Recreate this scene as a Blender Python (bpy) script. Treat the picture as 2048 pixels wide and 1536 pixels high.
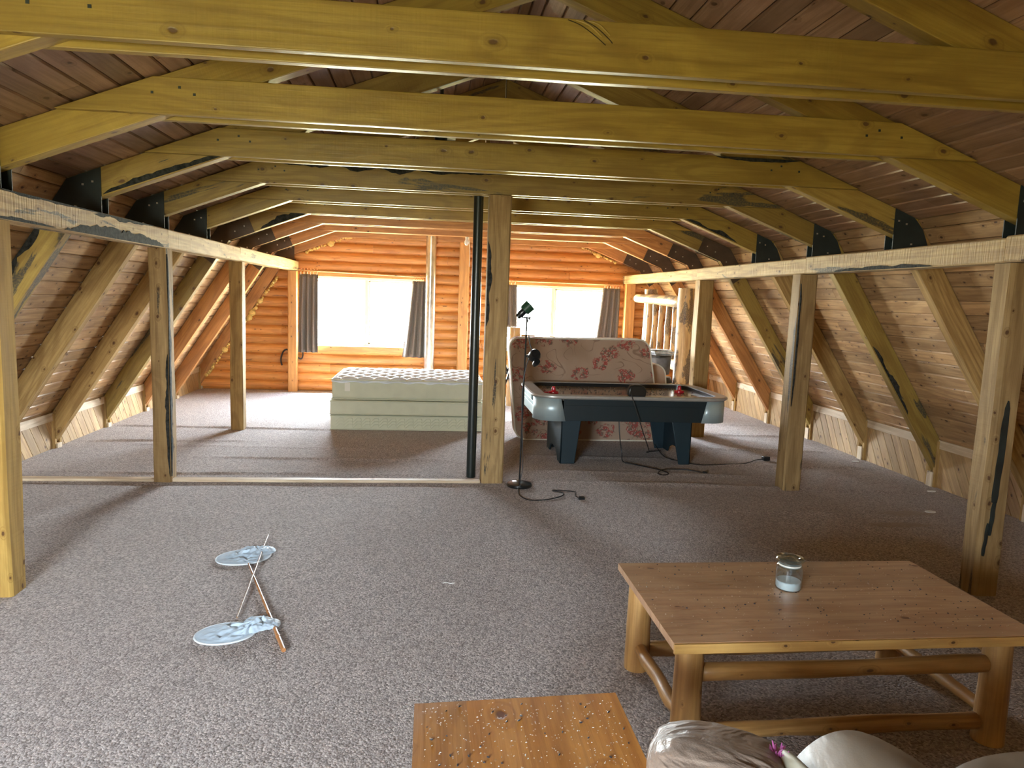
import bpy, bmesh, math, random
from mathutils import Vector, Matrix, noise
random.seed(7)
for o in list(bpy.data.objects): bpy.data.objects.remove(o)
S = bpy.context.scene
COL = S.collection
PI = math.pi

# ------------------------------------------------------------------ camera
YAW, PIT, ROL, FPX, CH = 0.1170663, 0.12146864, 0.03584622, 1420.0, 1.6
def camera():
    cy, sy = math.cos(YAW), math.sin(YAW)
    f = Vector((sy, cy, 0)); r = Vector((cy, -sy, 0)); u = Vector((0, 0, 1))
    cp, sp = math.cos(PIT), math.sin(PIT)
    f2 = f*cp - u*sp; u2 = u*cp + f*sp
    c, s = math.cos(ROL), math.sin(ROL)
    r3 = r*c + u2*s; u3 = u2*c - r*s
    cd = bpy.data.cameras.new('camera'); co = bpy.data.objects.new('camera', cd); COL.objects.link(co)
    cd.sensor_width = 36; cd.lens = FPX/2048*36; cd.clip_start = 0.05; cd.clip_end = 200
    m = Matrix((r3, u3, -f2)).transposed().to_4x4(); m.translation = Vector((0, 0, CH))
    co.matrix_world = m
    S.camera = co
camera()

# ------------------------------------------------------------------ view + world + sun
S.view_settings.view_transform = 'Standard'; S.view_settings.look = 'None'
S.view_settings.gamma = 1.0; S.view_settings.use_curve_mapping = False
S.view_settings.exposure = 1.05
WORLD_STRENGTH = 96.0
SUN_STRENGTH = 60.0
W = bpy.data.worlds.new('sky'); S.world = W; W.use_nodes = True
def world():
    nt = W.node_tree; N = nt.nodes; L = nt.links
    for n in list(N): N.remove(n)
    out = N.new('ShaderNodeOutputWorld'); bg = N.new('ShaderNodeBackground')
    tc = N.new('ShaderNodeTexCoord'); sp = N.new('ShaderNodeSeparateXYZ')
    mr = N.new('ShaderNodeMapRange'); mr.inputs[1].default_value = -1; mr.inputs[2].default_value = 1
    cr = N.new('ShaderNodeValToRGB')
    e = cr.color_ramp.elements
    e[0].position = 0.0; e[0].color = (0.20, 0.20, 0.10, 1)
    e[1].position = 1.0; e[1].color = (0.50, 0.74, 1.0, 1)
    for p, c in ((0.42, (0.30, 0.30, 0.17, 1)), (0.50, (0.75, 0.8, 0.78, 1)), (0.6, (0.80, 0.92, 1.0, 1))):
        x = e.new(p); x.color = c
    L.new(tc.outputs['Generated'], sp.inputs[0]); L.new(sp.outputs[2], mr.inputs[0])
    L.new(mr.outputs[0], cr.inputs[0]); L.new(cr.outputs[0], bg.inputs[0])
    bg.inputs[1].default_value = WORLD_STRENGTH
    L.new(bg.outputs[0], out.inputs[0])
world()
sd = bpy.data.lights.new('sun', 'SUN'); sd.energy = SUN_STRENGTH; sd.angle = math.radians(6); sd.color = (1.0, 0.95, 0.86)
so = bpy.data.objects.new('sun', sd); COL.objects.link(so)
so.rotation_euler = Vector((0.10, 0.42, 1.0)).normalized().to_track_quat('Z', 'Y').to_euler()
so.location = (0, 16, 8)
def portal(x, y, z, w, h, face):
    ld = bpy.data.lights.new('window_daylight', 'AREA'); ld.shape = 'RECTANGLE'; ld.size = w; ld.size_y = h
    ld.cycles.is_portal = True
    o = bpy.data.objects.new('window_daylight', ld); COL.objects.link(o)
    o.location = (x, y, z); o.rotation_euler = (PI/2 if face > 0 else -PI/2, 0, 0)
# far wall windows (light travels to -y) and the windows of the wall behind the camera
WIN = [(-1.93, -0.12, 0.73, 1.82), (1.10, 2.90, 0.73, 1.80)]
BWIN = [(-2.3, -1.1, 0.90, 1.80)]
YF, YB = 11.56, -1.05
for a, b, c, d in WIN: portal((a+b)/2, YF+0.24, (c+d)/2, b-a, d-c, -1)
for a, b, c, d in BWIN: portal((a+b)/2, YB-0.2, (c+d)/2, b-a, d-c, 1)

# ------------------------------------------------------------------ geometry helpers
def rnd(a, b): return random.uniform(a, b)
class MB:
    def __init__(s): s.v = []; s.f = []; s.uv = []; s.t = []
    def add(s, vs, fs, grain=(1, 0, 0), tone=None, off=None, uvs=None):
        b = len(s.v); vs = [Vector(v) for v in vs]; s.v += vs
        g = Vector(grain).normalized()
        if off is None: off = (rnd(0, 50), rnd(0, 50))
        if tone is None: tone = random.random()
        for k, f in enumerate(fs):
            s.f.append([b+i for i in f]); s.t.append(tone)
            if uvs is not None: s.uv.append([(off[0]+uvs[k][j][0], off[1]+uvs[k][j][1]) for j in range(len(f))])
            else:
                n = Vector((0, 0, 0))
                for j in range(len(f)):
                    p, q = vs[f[j]], vs[f[(j+1) % len(f)]]; n += p.cross(q)
                if n.length > 1e-12: n.normalize()
                t = g.cross(n)
                gg = g
                if t.length < 0.3:
                    gg = n.orthogonal().normalized(); t = gg.cross(n)
                k2 = (n.x*3.1+n.y*5.3+n.z*7.7)*0.37
                s.uv.append([(off[0]+vs[i].dot(gg), off[1]+k2+vs[i].dot(t)) for i in f])
        return s
    def box(s, x0, x1, y0, y1, z0, z1, grain=(1, 0, 0), tone=None, M=None, off=None):
        vs = [(x, y, z) for x in (x0, x1) for y in (y0, y1) for z in (z0, z1)]
        if M is not None: vs = [M @ Vector(v) for v in vs]; grain = M.to_3x3() @ Vector(grain)
        return s.add(vs, [(0, 1, 3, 2), (4, 6, 7, 5), (0, 4, 5, 1), (2, 3, 7, 6), (0, 2, 6, 4), (1, 5, 7, 3)], grain, tone, off)
    def prism(s, poly, a, b, axis='y', grain=(1, 0, 0), tone=None):
        """2D polygon (counter-clockwise or not) swept from a to b along an axis"""
        n = len(poly)
        def P(p, t):
            return {'y': (p[0], t, p[1]), 'x': (t, p[0], p[1]), 'z': (p[0], p[1], t)}[axis]
        vs = [P(p, a) for p in poly]+[P(p, b) for p in poly]
        fs = [tuple(range(n))[::-1], tuple(range(n, 2*n))]+[(i, (i+1) % n, n+(i+1) % n, n+i) for i in range(n)]
        ar = sum(poly[i][0]*poly[(i+1) % n][1]-poly[(i+1) % n][0]*poly[i][1] for i in range(n))
        sg = ar*(b-a)*(-1 if axis == 'y' else 1)
        if sg < 0: fs = [f[::-1] for f in fs]
        return s.add(vs, fs, grain, tone)
    def tube(s, pts, rad, n=10, cap=True, tone=None, round_end=False):
        pts = [Vector(p) for p in pts]
        if not hasattr(rad, '__len__'): rad = [rad]*len(pts)
        if round_end:
            a, b = pts[0]-pts[1], pts[-1]-pts[-2]; a.normalize(); b.normalize()
            pts = [pts[0]+a*rad[0]*0.35]+pts+[pts[-1]+b*rad[-1]*0.35]; rad = [rad[0]*0.6]+list(rad)+[rad[-1]*0.6]
        vs = []; uv = []; L = 0; Ls = []
        T = None; prev = None
        for i, p in enumerate(pts):
            d = (pts[min(i+1, len(pts)-1)]-pts[max(i-1, 0)]); d.normalize()
            if prev is None: N_ = d.orthogonal().normalized()
            else:
                N_ = prev-d*prev.dot(d); N_ = N_.normalized() if N_.length > 1e-6 else d.orthogonal().normalized()
            prev = N_; B = d.cross(N_)
            if i: L += (p-pts[i-1]).length
            Ls.append(L)
            for k in range(n):
                a = 2*PI*k/n; vs.append(p+(N_*math.cos(a)+B*math.sin(a))*rad[i])
        fs = []; uvs = []; rr = max(rad)
        for i in range(len(pts)-1):
            for k in range(n):
                k2 = (k+1) % n
                fs.append((i*n+k, i*n+k2, (i+1)*n+k2, (i+1)*n+k))
                v0, v1 = 2*PI*k/n*rr, 2*PI*(k+1)/n*rr
                uvs.append([(Ls[i], v0), (Ls[i], v1), (Ls[i+1], v1), (Ls[i+1], v0)])
        if cap:
            fs.append(tuple(range(n))[::-1]); uvs.append([(math.cos(2*PI*k/n)*rr, math.sin(2*PI*k/n)*rr) for k in range(n)][::-1])
            e = (len(pts)-1)*n
            fs.append(tuple(range(e, e+n))); uvs.append([(math.cos(2*PI*k/n)*rr, math.sin(2*PI*k/n)*rr) for k in range(n)])
        return s.add(vs, fs, (1, 0, 0), tone, None, uvs)
    def lathe(s, prof, c=(0, 0, 0), n=32, tone=None):
        vs = []; fs = []; c = Vector(c)
        for r, z in prof:
            for k in range(n): vs.append(c+Vector((r*math.cos(2*PI*k/n), r*math.sin(2*PI*k/n), z)))
        for i in range(len(prof)-1):
            for k in range(n):
                fs.append((i*n+k, i*n+(k+1) % n, (i+1)*n+(k+1) % n, (i+1)*n+k))
        if prof[0][0] > 1e-4: fs.append(tuple(range(n))[::-1])
        if prof[-1][0] > 1e-4: fs.append(tuple(range((len(prof)-1)*n, len(prof)*n)))
        return s.add(vs, fs, (0, 0, 1), tone)
    def grid(s, fn, nu, nv, tone=None, closed=False, uvm=1.0):
        vs = []; fs = []; uvs = []
        for i in range(nu+1):
            for j in range(nv+1): vs.append(Vector(fn(i/nu, j/nv)))
        for i in range(nu):
            for j in range(nv):
                a = i*(nv+1)+j
                fs.append((a, a+nv+1, a+nv+2, a+1))
                uvs.append([(i/nu*uvm, j/nv*uvm), ((i+1)/nu*uvm, j/nv*uvm), ((i+1)/nu*uvm, (j+1)/nv*uvm), (i/nu*uvm, (j+1)/nv*uvm)])
        return s.add(vs, fs, (1, 0, 0), tone, (0, 0), uvs)
    def build(s, name, mat, parent=None, bevel=0, smooth=True, ang=35, weld=False, loc=None):
        me = bpy.data.meshes.new(name); me.from_pydata(s.v, [], s.f); me.update()
        ul = me.uv_layers.new(name='UVMap')
        i = 0
        flat = []
        for u in s.uv:
            for a in u: flat += [a[0], a[1]]
        ul.data.foreach_set('uv', flat)
        at = me.attributes.new('tone', 'FLOAT', 'FACE'); at.data.foreach_set('value', s.t)
        if weld:
            bm = bmesh.new(); bm.from_mesh(me); bmesh.ops.remove_doubles(bm, verts=bm.verts, dist=1e-4)
            bmesh.ops.recalc_face_normals(bm, faces=bm.faces); bm.to_mesh(me); bm.free()
        if smooth:
            me.polygons.foreach_set('use_smooth', [True]*len(me.polygons))
            me.set_sharp_from_angle(angle=math.radians(ang))
        me.materials.append(mat)
        o = bpy.data.objects.new(name, me); COL.objects.link(o)
        if parent: o.parent = parent
        if loc: o.location = loc
        if bevel:
            m = o.modifiers.new('edge', 'BEVEL'); m.width = bevel; m.segments = 2; m.limit_method = 'ANGLE'; m.angle_limit = math.radians(40)
        return o

def tag(o, label=None, cat=None, group=None, kind=None):
    if label: o['label'] = label
    if cat: o['category'] = cat
    if group: o['group'] = group
    if kind: o['kind'] = kind
    return o
def thing(name, loc, label, cat, rz=0, group=None):
    o = bpy.data.objects.new(name, None); COL.objects.link(o); o.location = loc; o.rotation_euler = (0, 0, rz)
    o.empty_display_size = 0.1
    return tag(o, label, cat, group)
def rot(axis, a): return Matrix.Rotation(a, 4, axis)
def frame(origin, xdir, up=(0, 0, 1)):
    x = Vector(xdir).normalized(); u = Vector(up); y = u.cross(x).normalized(); z = x.cross(y)
    m = Matrix((x, y, z)).transposed().to_4x4(); m.translation = Vector(origin); return m
def timber(mb, p0, p1, w, h, up=(0, 0, 1), jit=0.004, ch=0.008, seg=None, tone=None, bow=0.0):
    """squared timber with slightly wandering faces and chamfered arrises; w across, h along 'up'"""
    p0, p1 = Vector(p0), Vector(p1); L = (p1-p0).length; M = frame(p0, p1-p0, up)
    seg = seg or max(2, int(L/0.25)); sd = rnd(0, 100)
    sec = []
    for sx, sz in ((-1, -1), (1, -1), (1, 1), (-1, 1)):
        if sx*sz > 0: a = [(sx*(w/2), sz*(h/2-ch)), (sx*(w/2-ch), sz*(h/2))]
        else: a = [(sx*(w/2-ch), sz*(h/2)), (sx*(w/2), sz*(h/2-ch))]
        sec += a
    order = [0, 1, 2, 3, 4, 5, 6, 7]
    # order corners so that the outline runs round once
    sec = [(-w/2, -h/2+ch), (-w/2+ch, -h/2), (w/2-ch, -h/2), (w/2, -h/2+ch), (w/2, h/2-ch), (w/2-ch, h/2), (-w/2+ch, h/2), (-w/2, h/2-ch)]
    per = [0]
    for i in range(8):
        a, b = sec[i], sec[(i+1) % 8]; per.append(per[-1]+math.hypot(a[0]-b[0], a[1]-b[1]))
    vs = []
    for i in range(seg+1):
        x = L*i/seg
        for k, (a, b) in enumerate(sec):
            c = (k//2)
            j1 = noise.noise(Vector((x*1.3, c*7.1, sd)))*jit; j2 = noise.noise(Vector((x*1.3+40, c*7.1, sd)))*jit
            zz = bow*math.sin(PI*i/seg)
            vs.append(M @ Vector((x, a+j1, b+j2+zz)))
    fs = []; uvs = []
    for i in range(seg):
        for k in range(8):
            k2 = (k+1) % 8
            fs.append((i*8+k, i*8+k2, (i+1)*8+k2, (i+1)*8+k)[::-1])
            u0, u1 = L*i/seg, L*(i+1)/seg
            uvs.append([(u0, per[k]), (u0, per[k+1]), (u1, per[k+1]), (u1, per[k])][::-1])
    fs.append(tuple(range(8))); uvs.append([(s_[0]*0.2, s_[1]) for s_ in sec])
    fs.append(tuple(range(seg*8, seg*8+8))[::-1]); uvs.append([(s_[0]*0.2, s_[1]) for s_ in sec][::-1])
    mb.add(vs, fs, (1, 0, 0), tone, None, uvs)
def log_pts(p0, p1, r0, r1, seed, n=9, wob=0.012, rw=0.08):
    p0, p1 = Vector(p0), Vector(p1); P = []; R = []
    d = (p1-p0).normalized(); a = d.orthogonal().normalized(); b = d.cross(a)
    for i in range(n+1):
        t = i/n
        q = p0.lerp(p1, t)+(a*noise.noise(Vector((t*3, seed, 0)))+b*noise.noise(Vector((t*3, seed, 9))))*wob
        P.append(q); R.append((r0+(r1-r0)*t)*(1+rw*noise.noise(Vector((t*6, seed, 5)))))
    return P, R
def rounded_box(name, sx, sy, sz, r, mat, parent=None, loc=(0, 0, 0), seg=4, cuts=0):
    bm = bmesh.new(); bmesh.ops.create_cube(bm, size=1)
    for v in bm.verts: v.co = Vector((v.co.x*sx, v.co.y*sy, v.co.z*sz))
    bmesh.ops.bevel(bm, geom=bm.edges[:], offset=r, segments=seg, profile=0.5, affect='EDGES')
    me = bpy.data.meshes.new(name); bm.to_mesh(me); bm.free()
    me.polygons.foreach_set('use_smooth', [True]*len(me.polygons)); me.set_sharp_from_angle(angle=math.radians(50))
    me.materials.append(mat)
    o = bpy.data.objects.new(name, me); COL.objects.link(o); o.location = loc
    if parent: o.parent = parent
    return o
def spline(pts, n=8):
    pts = [Vector(p) for p in pts]; out = []
    for i in range(len(pts)-1):
        p0 = pts[max(i-1, 0)]; p1 = pts[i]; p2 = pts[i+1]; p3 = pts[min(i+2, len(pts)-1)]
        for k in range(n):
            t = k/n
            out.append(0.5*((2*p1)+(p2-p0)*t+(2*p0-5*p1+4*p2-p3)*t*t+(3*p1-p0-3*p2+p3)*t**3))
    out.append(pts[-1]); return out
def clip(poly, a, b, c):
    """keep the side a*x+b*y<=c"""
    out = []
    for i in range(len(poly)):
        p, q = poly[i], poly[(i+1) % len(poly)]; dp = a*p[0]+b*p[1]-c; dq = a*q[0]+b*q[1]-c
        if dp <= 0: out.append(p)
        if dp*dq < 0:
            t = dp/(dp-dq); out.append((p[0]+(q[0]-p[0])*t, p[1]+(q[1]-p[1])*t))
    return out

# ------------------------------------------------------------------ materials
def new_mat(name):
    m = bpy.data.materials.new(name); m.use_nodes = True; nt = m.node_tree
    for n in list(nt.nodes): nt.nodes.remove(n)
    out = nt.nodes.new('ShaderNodeOutputMaterial'); p = nt.nodes.new('ShaderNodeBsdfPrincipled')
    nt.links.new(p.outputs[0], out.inputs[0])
    return m, nt, p
class G:
    """tiny node-graph builder"""
    def __init__(s, nt): s.nt = nt; s.N = nt.nodes; s.L = nt.links
    def n(s, t, **kw):
        x = s.N.new('ShaderNode'+t)
        for k, v in kw.items(): setattr(x, k, v)
        return x
    def set(s, sock, v):
        if hasattr(v, 'is_output') or isinstance(v, bpy.types.NodeSocket): s.L.new(v, sock)
        else:
            if isinstance(v, tuple) and len(v) == 3 and sock.type == 'RGBA': v = v+(1,)
            sock.default_value = v
    def mapping(s, vec, sc, loc=(0, 0, 0), rot_=(0, 0, 0)):
        m = s.n('Mapping'); s.L.new(vec, m.inputs[0]); m.inputs[1].default_value = loc; m.inputs[2].default_value = rot_; m.inputs[3].default_value = sc
        return m.outputs[0]
    def noise(s, vec, scale=1, detail=3, rough=0.5, dist=0, out=0):
        x = s.n('TexNoise'); s.L.new(vec, x.inputs['Vector']); x.inputs['Scale'].default_value = scale
        x.inputs['Detail'].default_value = detail; x.inputs['Roughness'].default_value = rough; x.inputs['Distortion'].default_value = dist
        return x.outputs[out]
    def voro(s, vec, scale, feat='F1', rnd_=1.0, dim='2D'):
        x = s.n('TexVoronoi', feature=feat, voronoi_dimensions=dim); s.L.new(vec, x.inputs['Vector']); x.inputs['Scale'].default_value = scale
        x.inputs['Randomness'].default_value = rnd_
        return x
    def math(s, op, a, b=0.0, c=0.0, clamp=False):
        x = s.n('Math', operation=op, use_clamp=clamp)
        for i, v in enumerate((a, b, c)):
            s.set(x.inputs[i], v)
        return x.outputs[0]
    def range(s, v, a, b, c=0.0, d=1.0, smooth=False):
        x = s.n('MapRange'); x.interpolation_type = 'SMOOTHSTEP' if smooth else 'LINEAR'
        s.L.new(v, x.inputs[0])
        for i, q in enumerate((a, b, c, d)): s.set(x.inputs[i+1], q)
        return x.outputs[0]
    def mix(s, f, a, b, mode='MIX'):
        x = s.n('Mix', data_type='RGBA', blend_type=mode)
        s.set(x.inputs[0], f); s.set(x.inputs[6], a); s.set(x.inputs[7], b)
        return x.outputs[2]
    def sep(s, c):
        x = s.n('SeparateColor'); s.L.new(c, x.inputs[0]); return x.outputs
    def bump(s, h, st=0.3, dist=0.01, nrm=None):
        x = s.n('Bump'); x.inputs['Strength'].default_value = st; x.inputs['Distance'].default_value = dist
        s.L.new(h, x.inputs['Height'])
        if nrm is not None: s.L.new(nrm, x.inputs['Normal'])
        return x.outputs[0]
    def uv(s): return s.n('UVMap').outputs[0]
    def obj(s): return s.n('TexCoord').outputs['Object']
def wood(name, light, mid, dark, knot=(0.10, 0.045, 0.02), rough=0.5, kn=0.5, grain=1.0, tone=0.35, stain=0.0, stain_col=(0.035, 0.04, 0.04), saw=0.3, kscale=4.5, coat=0.0, spec=0.5, ssc=(0.9, 7, 1)):
    m, nt, p = new_mat(name); g = G(nt); uv = g.uv()
    a = g.n('Attribute', attribute_name='tone').outputs['Fac']
    big = g.noise(g.mapping(uv, (0.7, 5*grain, 1)), 1, 3, 0.5, 0.6)
    fine = g.noise(g.mapping(uv, (2.2, 60*grain, 1)), 1, 4, 0.6, 0.3)
    # knots
    kv = g.voro(g.mapping(uv, (1.0, 1.6, 1)), kscale)
    d = kv.outputs['Distance']; cc = g.sep(kv.outputs['Color'])
    size = g.range(cc[0], 0.0, 1.0, 0.03, 0.10)
    present = g.math('LESS_THAN', cc[1], kn)
    nz = g.noise(uv, 30, 2); d2 = g.math('ADD', d, g.math('MULTIPLY', g.math('SUBTRACT', nz, 0.5), 0.11))
    core = g.math('MULTIPLY', g.range(d2, g.math('MULTIPLY', size, 1.1), g.math('MULTIPLY', size, 0.55), 0, 1, True), present)
    halo = g.math('MULTIPLY', g.range(d2, g.math('MULTIPLY', size, 3.2), g.math('MULTIPLY', size, 0.8), 0, 1, True), present)
    # cathedral rings: bands bent by low-frequency noise and knots
    sp = g.n('SeparateXYZ'); g.L.new(uv, sp.inputs[0])
    low = g.noise(g.mapping(uv, (0.5, 2.5, 1)), 1, 2, 0.5, 0.2)
    ph = g.math('ADD', g.math('MULTIPLY', low, 26*grain), g.math('MULTIPLY', halo, 4.0))
    ring = g.math('SINE', g.math('MULTIPLY', g.math('ADD', ph, g.math('MULTIPLY', sp.outputs[1], 25.0)), 2.2))
    ring = g.range(ring, -0.2, 1.0, 0, 1, True)
    c = g.mix(g.range(big, 0.3, 0.7), mid, light)
    c = g.mix(g.math('MULTIPLY', ring, 0.42), c, dark)
    blot = g.noise(g.mapping(uv, (2.5, 5, 1)), 1, 4, 0.65, 0.8)
    c = g.mix(g.range(blot, 0.50, 0.75, 0, 0.5), c, dark)
    c = g.mix(g.range(blot, 0.45, 0.25, 0, 0.35), c, tuple(min(1, q*1.35) for q in light))
    c = g.mix(g.math('MULTIPLY', g.range(fine, 0.42, 0.70), 0.6), c, dark)
    c = g.mix(g.math('MULTIPLY', halo, 0.45), c, dark)
    c = g.mix(g.math('MULTIPLY', core, 0.9), c, knot)
    # per-piece tone
    tv = g.range(a, 0, 1, 1-tone, 1+tone*0.6)
    hs = g.n('HueSaturation'); g.L.new(c, hs.inputs['Color']); g.L.new(tv, hs.inputs['Value'])
    g.L.new(g.range(cc[2], 0, 1, 1, 1), hs.inputs['Saturation']); c = hs.outputs[0]
    if stain > 0:
        sn = g.noise(g.mapping(uv, ssc), 1, 4, 0.6, 0.5)
        ms = g.range(sn, 0.69-0.2*stain, 0.72-0.2*stain, 0, 1, True)
        br = g.noise(uv, 70, 3, 0.7)
        ms = g.math('MULTIPLY', ms, g.range(br, 0.35, 0.55, 0.45, 1))
        c = g.mix(g.math('MULTIPLY', ms, 0.88), c, stain_col)
    g.L.new(c, p.inputs['Base Color'])
    g.L.new(g.range(big, 0.2, 0.8, rough-0.08, rough+0.1), p.inputs['Roughness'])
    p.inputs['Specular IOR Level'].default_value = spec
    if coat: p.inputs['Coat Weight'].default_value = coat; p.inputs['Coat Roughness'].default_value = 0.18
    sw = g.noise(g.mapping(uv, (70, 3, 1)), 1, 2, 0.5)
    h = g.math('ADD', g.math('MULTIPLY', fine, 0.5), g.math('MULTIPLY', sw, saw))
    h = g.math('SUBTRACT', h, g.math('MULTIPLY', core, 0.5))
    h = g.math('ADD', h, g.math('MULTIPLY', g.noise(uv, 9, 3), 1.2))
    g.L.new(g.bump(h, 0.5, 0.004), p.inputs['Normal'])
    return m
def plain(name, col, rough=0.5, metal=0.0, spec=0.5, var=0.0, vs=20, bump=0.0, bs=100, coat=0.0, sheen=0.0):
    m, nt, p = new_mat(name); g = G(nt)
    p.inputs['Base Color'].default_value = col+(1,); p.inputs['Roughness'].default_value = rough; p.inputs['Metallic'].default_value = metal
    p.inputs['Specular IOR Level'].default_value = spec
    o = g.obj()
    nz = g.noise(o, vs, 3)
    c = g.mix(g.range(nz, 0.3, 0.7), tuple(x*(1-var) for x in col), tuple(min(1, x*(1+var)) for x in col))
    g.L.new(c, p.inputs['Base Color'])
    if bump: g.L.new(g.bump(g.noise(o, bs, 3), bump, 0.004), p.inputs['Normal'])
    if coat: p.inputs['Coat Weight'].default_value = coat; p.inputs['Coat Roughness'].default_value = 0.1
    if sheen: p.inputs['Sheen Weight'].default_value = sheen
    return m

M = {}
M['beam'] = wood('honey pine timber', (0.408, 0.277, 0.053), (0.330, 0.215, 0.038), (0.212, 0.123, 0.022), rough=0.42, kn=0.45, tone=0.22, spec=0.6, kscale=4.6)
M['beam_stain'] = wood('honey pine timber with bark stain', (0.385, 0.264, 0.063), (0.308, 0.204, 0.047), (0.200, 0.113, 0.026), rough=0.45, kn=0.45, tone=0.2, stain=0.5, kscale=4.6)
M['beam_bounce'] = wood('pine timber tinted with orange bounce', (0.60, 0.30, 0.10), (0.50, 0.23, 0.07), (0.30, 0.12, 0.04), rough=0.42, kn=0.3, tone=0.15, kscale=4)  # same pine, orange bounce off the log wall painted into the far trusses
M['post_honey'] = wood('honey sawn post', (0.525, 0.338, 0.096), (0.425, 0.263, 0.072), (0.250, 0.138, 0.036), rough=0.8, kn=0.4, tone=0.1, saw=0.8, kscale=5, spec=0.15)
M['post'] = wood('sawn pine post', (0.510, 0.340, 0.136), (0.399, 0.246, 0.085), (0.221, 0.119, 0.043), rough=0.75, kn=0.42, tone=0.2, saw=0.8, kscale=5, spec=0.2)
M['post_stain'] = wood('sawn pine post with black bark streaks', (0.476, 0.327, 0.153), (0.357, 0.232, 0.102), (0.204, 0.120, 0.051), rough=0.75, kn=0.35, tone=0.15, saw=0.8, stain=0.42, kscale=5, spec=0.2)
M['plate'] = wood('rough sawn pale timber', (0.62, 0.46, 0.24), (0.50, 0.34, 0.15), (0.26, 0.15, 0.07), rough=0.7, kn=0.5, tone=0.1, saw=2.2, stain=0.30, kscale=6)
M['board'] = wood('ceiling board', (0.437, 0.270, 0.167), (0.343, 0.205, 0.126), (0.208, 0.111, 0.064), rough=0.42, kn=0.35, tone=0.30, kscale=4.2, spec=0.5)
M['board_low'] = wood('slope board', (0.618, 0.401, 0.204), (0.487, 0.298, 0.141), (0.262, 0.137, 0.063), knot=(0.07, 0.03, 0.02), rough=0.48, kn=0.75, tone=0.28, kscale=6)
M['log'] = wood('orange log siding', (0.72, 0.34, 0.10), (0.62, 0.26, 0.065), (0.42, 0.15, 0.035), rough=0.42, kn=0.35, tone=0.22, stain=0.10, stain_col=(0.16, 0.07, 0.04), kscale=6, spec=0.5)
M['trim'] = wood('orange window trim', (0.70, 0.38, 0.13), (0.60, 0.30, 0.09), (0.42, 0.19, 0.06), rough=0.45, kn=0.3, tone=0.15, kscale=6)
M['knee'] = wood('knee wall board', (0.558, 0.378, 0.180), (0.468, 0.297, 0.135), (0.288, 0.162, 0.072), rough=0.5, kn=0.3, tone=0.25, kscale=5)
M['pale'] = wood('pale new wood block', (0.75, 0.62, 0.45), (0.66, 0.52, 0.36), (0.45, 0.32, 0.2), rough=0.6, kn=0.2, tone=0.1)
M['table'] = wood('varnished pine table top', (0.56, 0.35, 0.20), (0.48, 0.28, 0.155), (0.34, 0.17, 0.09), knot=(0.12, 0.035, 0.02), rough=0.30, kn=0.3, tone=0.12, kscale=4, coat=0.25, saw=0.05)
M['edge'] = wood('yellow pine edge band', (0.66, 0.40, 0.13), (0.58, 0.32, 0.09), (0.38, 0.18, 0.05), rough=0.4, kn=0.4, tone=0.1, kscale=8)
M['table_o'] = wood('orange varnished pine top', (0.60, 0.28, 0.07), (0.52, 0.21, 0.045), (0.34, 0.12, 0.025), knot=(0.12, 0.035, 0.02), rough=0.32, kn=0.25, tone=0.25, kscale=3.5, coat=0.25, saw=0.05)
M['rlog'] = wood('peeled log', (0.56, 0.33, 0.12), (0.44, 0.23, 0.07), (0.25, 0.11, 0.03), rough=0.4, kn=0.35, tone=0.15, stain=0.05, kscale=6, coat=0.15)
M['bedlog'] = wood('patchy peeled bed log', (0.74, 0.55, 0.30), (0.60, 0.38, 0.16), (0.36, 0.18, 0.07), rough=0.45, kn=0.3, tone=0.15, stain=0.80, stain_col=(0.10, 0.075, 0.06), kscale=6, ssc=(3.0, 5, 1))
M['bark'] = plain('dark bark remains', (0.030, 0.030, 0.027), 0.85, 0.0, 0.2, 0.6, 40, 0.8, 90)
M['steel'] = plain('dark steel plate', (0.018, 0.026, 0.026), 0.45, 0.0, 0.5, 0.35, 6)
M['rust'] = plain('brown steel plate', (0.085, 0.055, 0.035), 0.5, 0.2, 0.5, 0.3, 6)
M['bolt'] = plain('bright bolt head', (0.75, 0.72, 0.66), 0.3, 0.9)
M['galv'] = plain('galvanised sheet', (0.66, 0.66, 0.64), 0.28, 0.95, 0.5, 0.25, 9)
M['blackpipe'] = plain('painted black steel', (0.006, 0.012, 0.012), 0.32, 0.0, 0.6)
M['black'] = plain('black plastic', (0.008, 0.010, 0.012), 0.28, 0.0, 0.6)
M['cord'] = plain('black cord', (0.012, 0.012, 0.014), 0.5)
M['vinyl'] = plain('white vinyl', (0.78, 0.76, 0.68), 0.4)
M['foam'] = plain('expanded foam', (0.72, 0.50, 0.16), 0.8, 0, 0.3, 0.25, 30, 0.8, 60)
M['flake'] = plain('white flake', (0.85, 0.85, 0.82), 0.6)
M['fly'] = plain('dead fly', (0.03, 0.03, 0.035), 0.4)
M['red'] = plain('red plastic', (0.48, 0.012, 0.03), 0.25, 0, 0.6)
M['silver'] = plain('silver plastic', (0.38, 0.47, 0.50), 0.35, 0.25, 0.5)
M['rail'] = plain('light grey rail', (0.36, 0.34, 0.32), 0.35, 0.2, 0.5, 0.08, 20)
M['navy'] = plain('dark blue laminate', (0.004, 0.014, 0.020), 0.5, 0, 0.5, 0.1, 4)
M['leg'] = plain('slate blue laminate', (0.007, 0.024, 0.036), 0.5, 0, 0.5, 0.1, 4)
M['tick'] = plain('cream mattress ticking', (0.56, 0.56, 0.42), 0.75, 0, 0.3, 0.05, 8, 0.25, 60)
M['binding'] = plain('pale binding', (0.72, 0.68, 0.58), 0.6)
M['wax'] = plain('white wax', (0.85, 0.85, 0.83), 0.5)
M['bamboo'] = wood('bamboo cane', (0.40, 0.26, 0.17), (0.33, 0.2, 0.12), (0.16, 0.09, 0.05), rough=0.4, kn=0.0, tone=0.1)
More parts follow.
